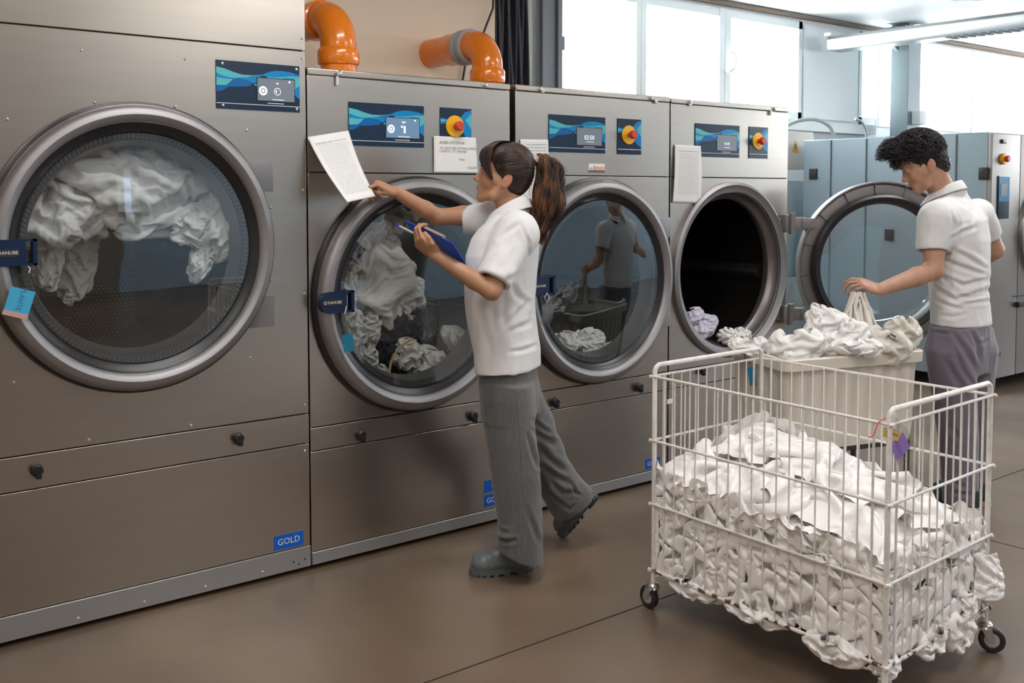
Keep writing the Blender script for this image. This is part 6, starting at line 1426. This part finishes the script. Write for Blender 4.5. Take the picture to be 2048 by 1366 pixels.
bundle('white_sheet',[SJ(1650,655,4.70,(.105,.08,.058),-32,72,ex=(1.15,1.27),bend=.85),SJ(1634,640,4.72,(.045,.05,.055),10,73,bend=.8),SJ(1690,680,4.58,(.11,.07,.055),-25,74,ex=(1.15,1.23),bend=.85)],'white sheet draped left of the lifted sheet in the tub','linen')
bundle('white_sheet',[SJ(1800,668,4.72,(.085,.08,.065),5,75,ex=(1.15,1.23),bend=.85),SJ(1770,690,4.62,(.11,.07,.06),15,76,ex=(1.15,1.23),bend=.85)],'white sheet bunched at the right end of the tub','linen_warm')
bundle('white_sheet',[SJ(1590,692,4.60,(.14,.09,.062),-8,77,ex=(1.07,1.14),bend=.85),SJ(1500,692,4.68,(.10,.07,.036),0,78,ex=(1.07,1.14),bend=.85)],'smooth white sheet at the left end of the tub','linen')
bundle('white_sheet',[SJ(1715,693,4.50,(.11,.05,.035),4,79,ex=(1.10,1.23),bend=.85,nu=17,nv=11),SJ(1700,668,4.58,(.045,.05,.06),-10,80,ex=(1.20,1.14),bend=.85)],'twisted white sheet across the front of the tub below the lifted sheet','linen')
# ================================================================= camera, daylight and lamps
cd=bpy.data.cameras.new('camera');co=bpy.data.objects.new('camera',cd);C.objects.link(co)
cd.sensor_width=36;cd.lens=F/2048*36;cd.shift_y=-(683-CY)/2048;cd.shift_x=0;cd.clip_start=.05
co.matrix_world=Matrix(((RT[0],UP[0],-FW[0],CAM[0]),(RT[1],UP[1],-FW[1],CAM[1]),(RT[2],UP[2],-FW[2],CAM[2]),(0,0,0,1)))
bpy.context.scene.camera=co
w=bpy.data.worlds.new('world');bpy.context.scene.world=w;w.use_nodes=True
bg=w.node_tree.nodes['Background'];bg.inputs['Color'].default_value=(.93,.97,1.0,1);bg.inputs['Strength'].default_value=15
def area(name,loc,rot,sx,sy,power,col=(1,1,1),portal=False):
    l=bpy.data.lights.new(name,'AREA');l.shape='RECTANGLE';l.size=sx;l.size_y=sy;l.energy=power;l.color=col
    if portal: l.cycles.is_portal=True
    o=bpy.data.objects.new(name,l);C.objects.link(o);o.location=loc;o.rotation_euler=rot;return o
# openings: portals so the sky outside is sampled well
area('portal',(6.5,Y1+.2,2.68),(-PI/2,0,0),4.6,.95,1,portal=True)
area('portal',(12.5,Y1+.2,2.68),(-PI/2,0,0),5.4,.95,1,portal=True)
area('portal',(3.7,Y0-.2,1.92),(PI/2,0,0),.5,1.05,1,portal=True)
area('portal',(X1+.15,-2.4,2.6),(0,PI/2,0),.8,10,1,portal=True)
# unseen ceiling lamps added to light the hall; last pair brightens wall and clothes
for i,(x,y) in enumerate([(0.2,-2.6),(3.6,-3.2),(7.2,-3.4),(0.2,-5.6),(3.8,-5.6),(7.4,-5.6),(1.9,-1.25),(5.4,-1.35)]):
    lamp('ceiling_light',x,y,0,1.5,'long unseen ceiling lamp added to light the aisle','unseen lamps added over the aisle',w=.14)
    area('added_lamp_light',(x,y,ZC-.17),(0,0,0),1.45,.26,LP,(1,.975,.95))
vs=bpy.context.scene.view_settings;vs.view_transform='Standard';vs.look='None';vs.exposure=EXPO;vs.gamma=1;vs.use_curve_mapping=False
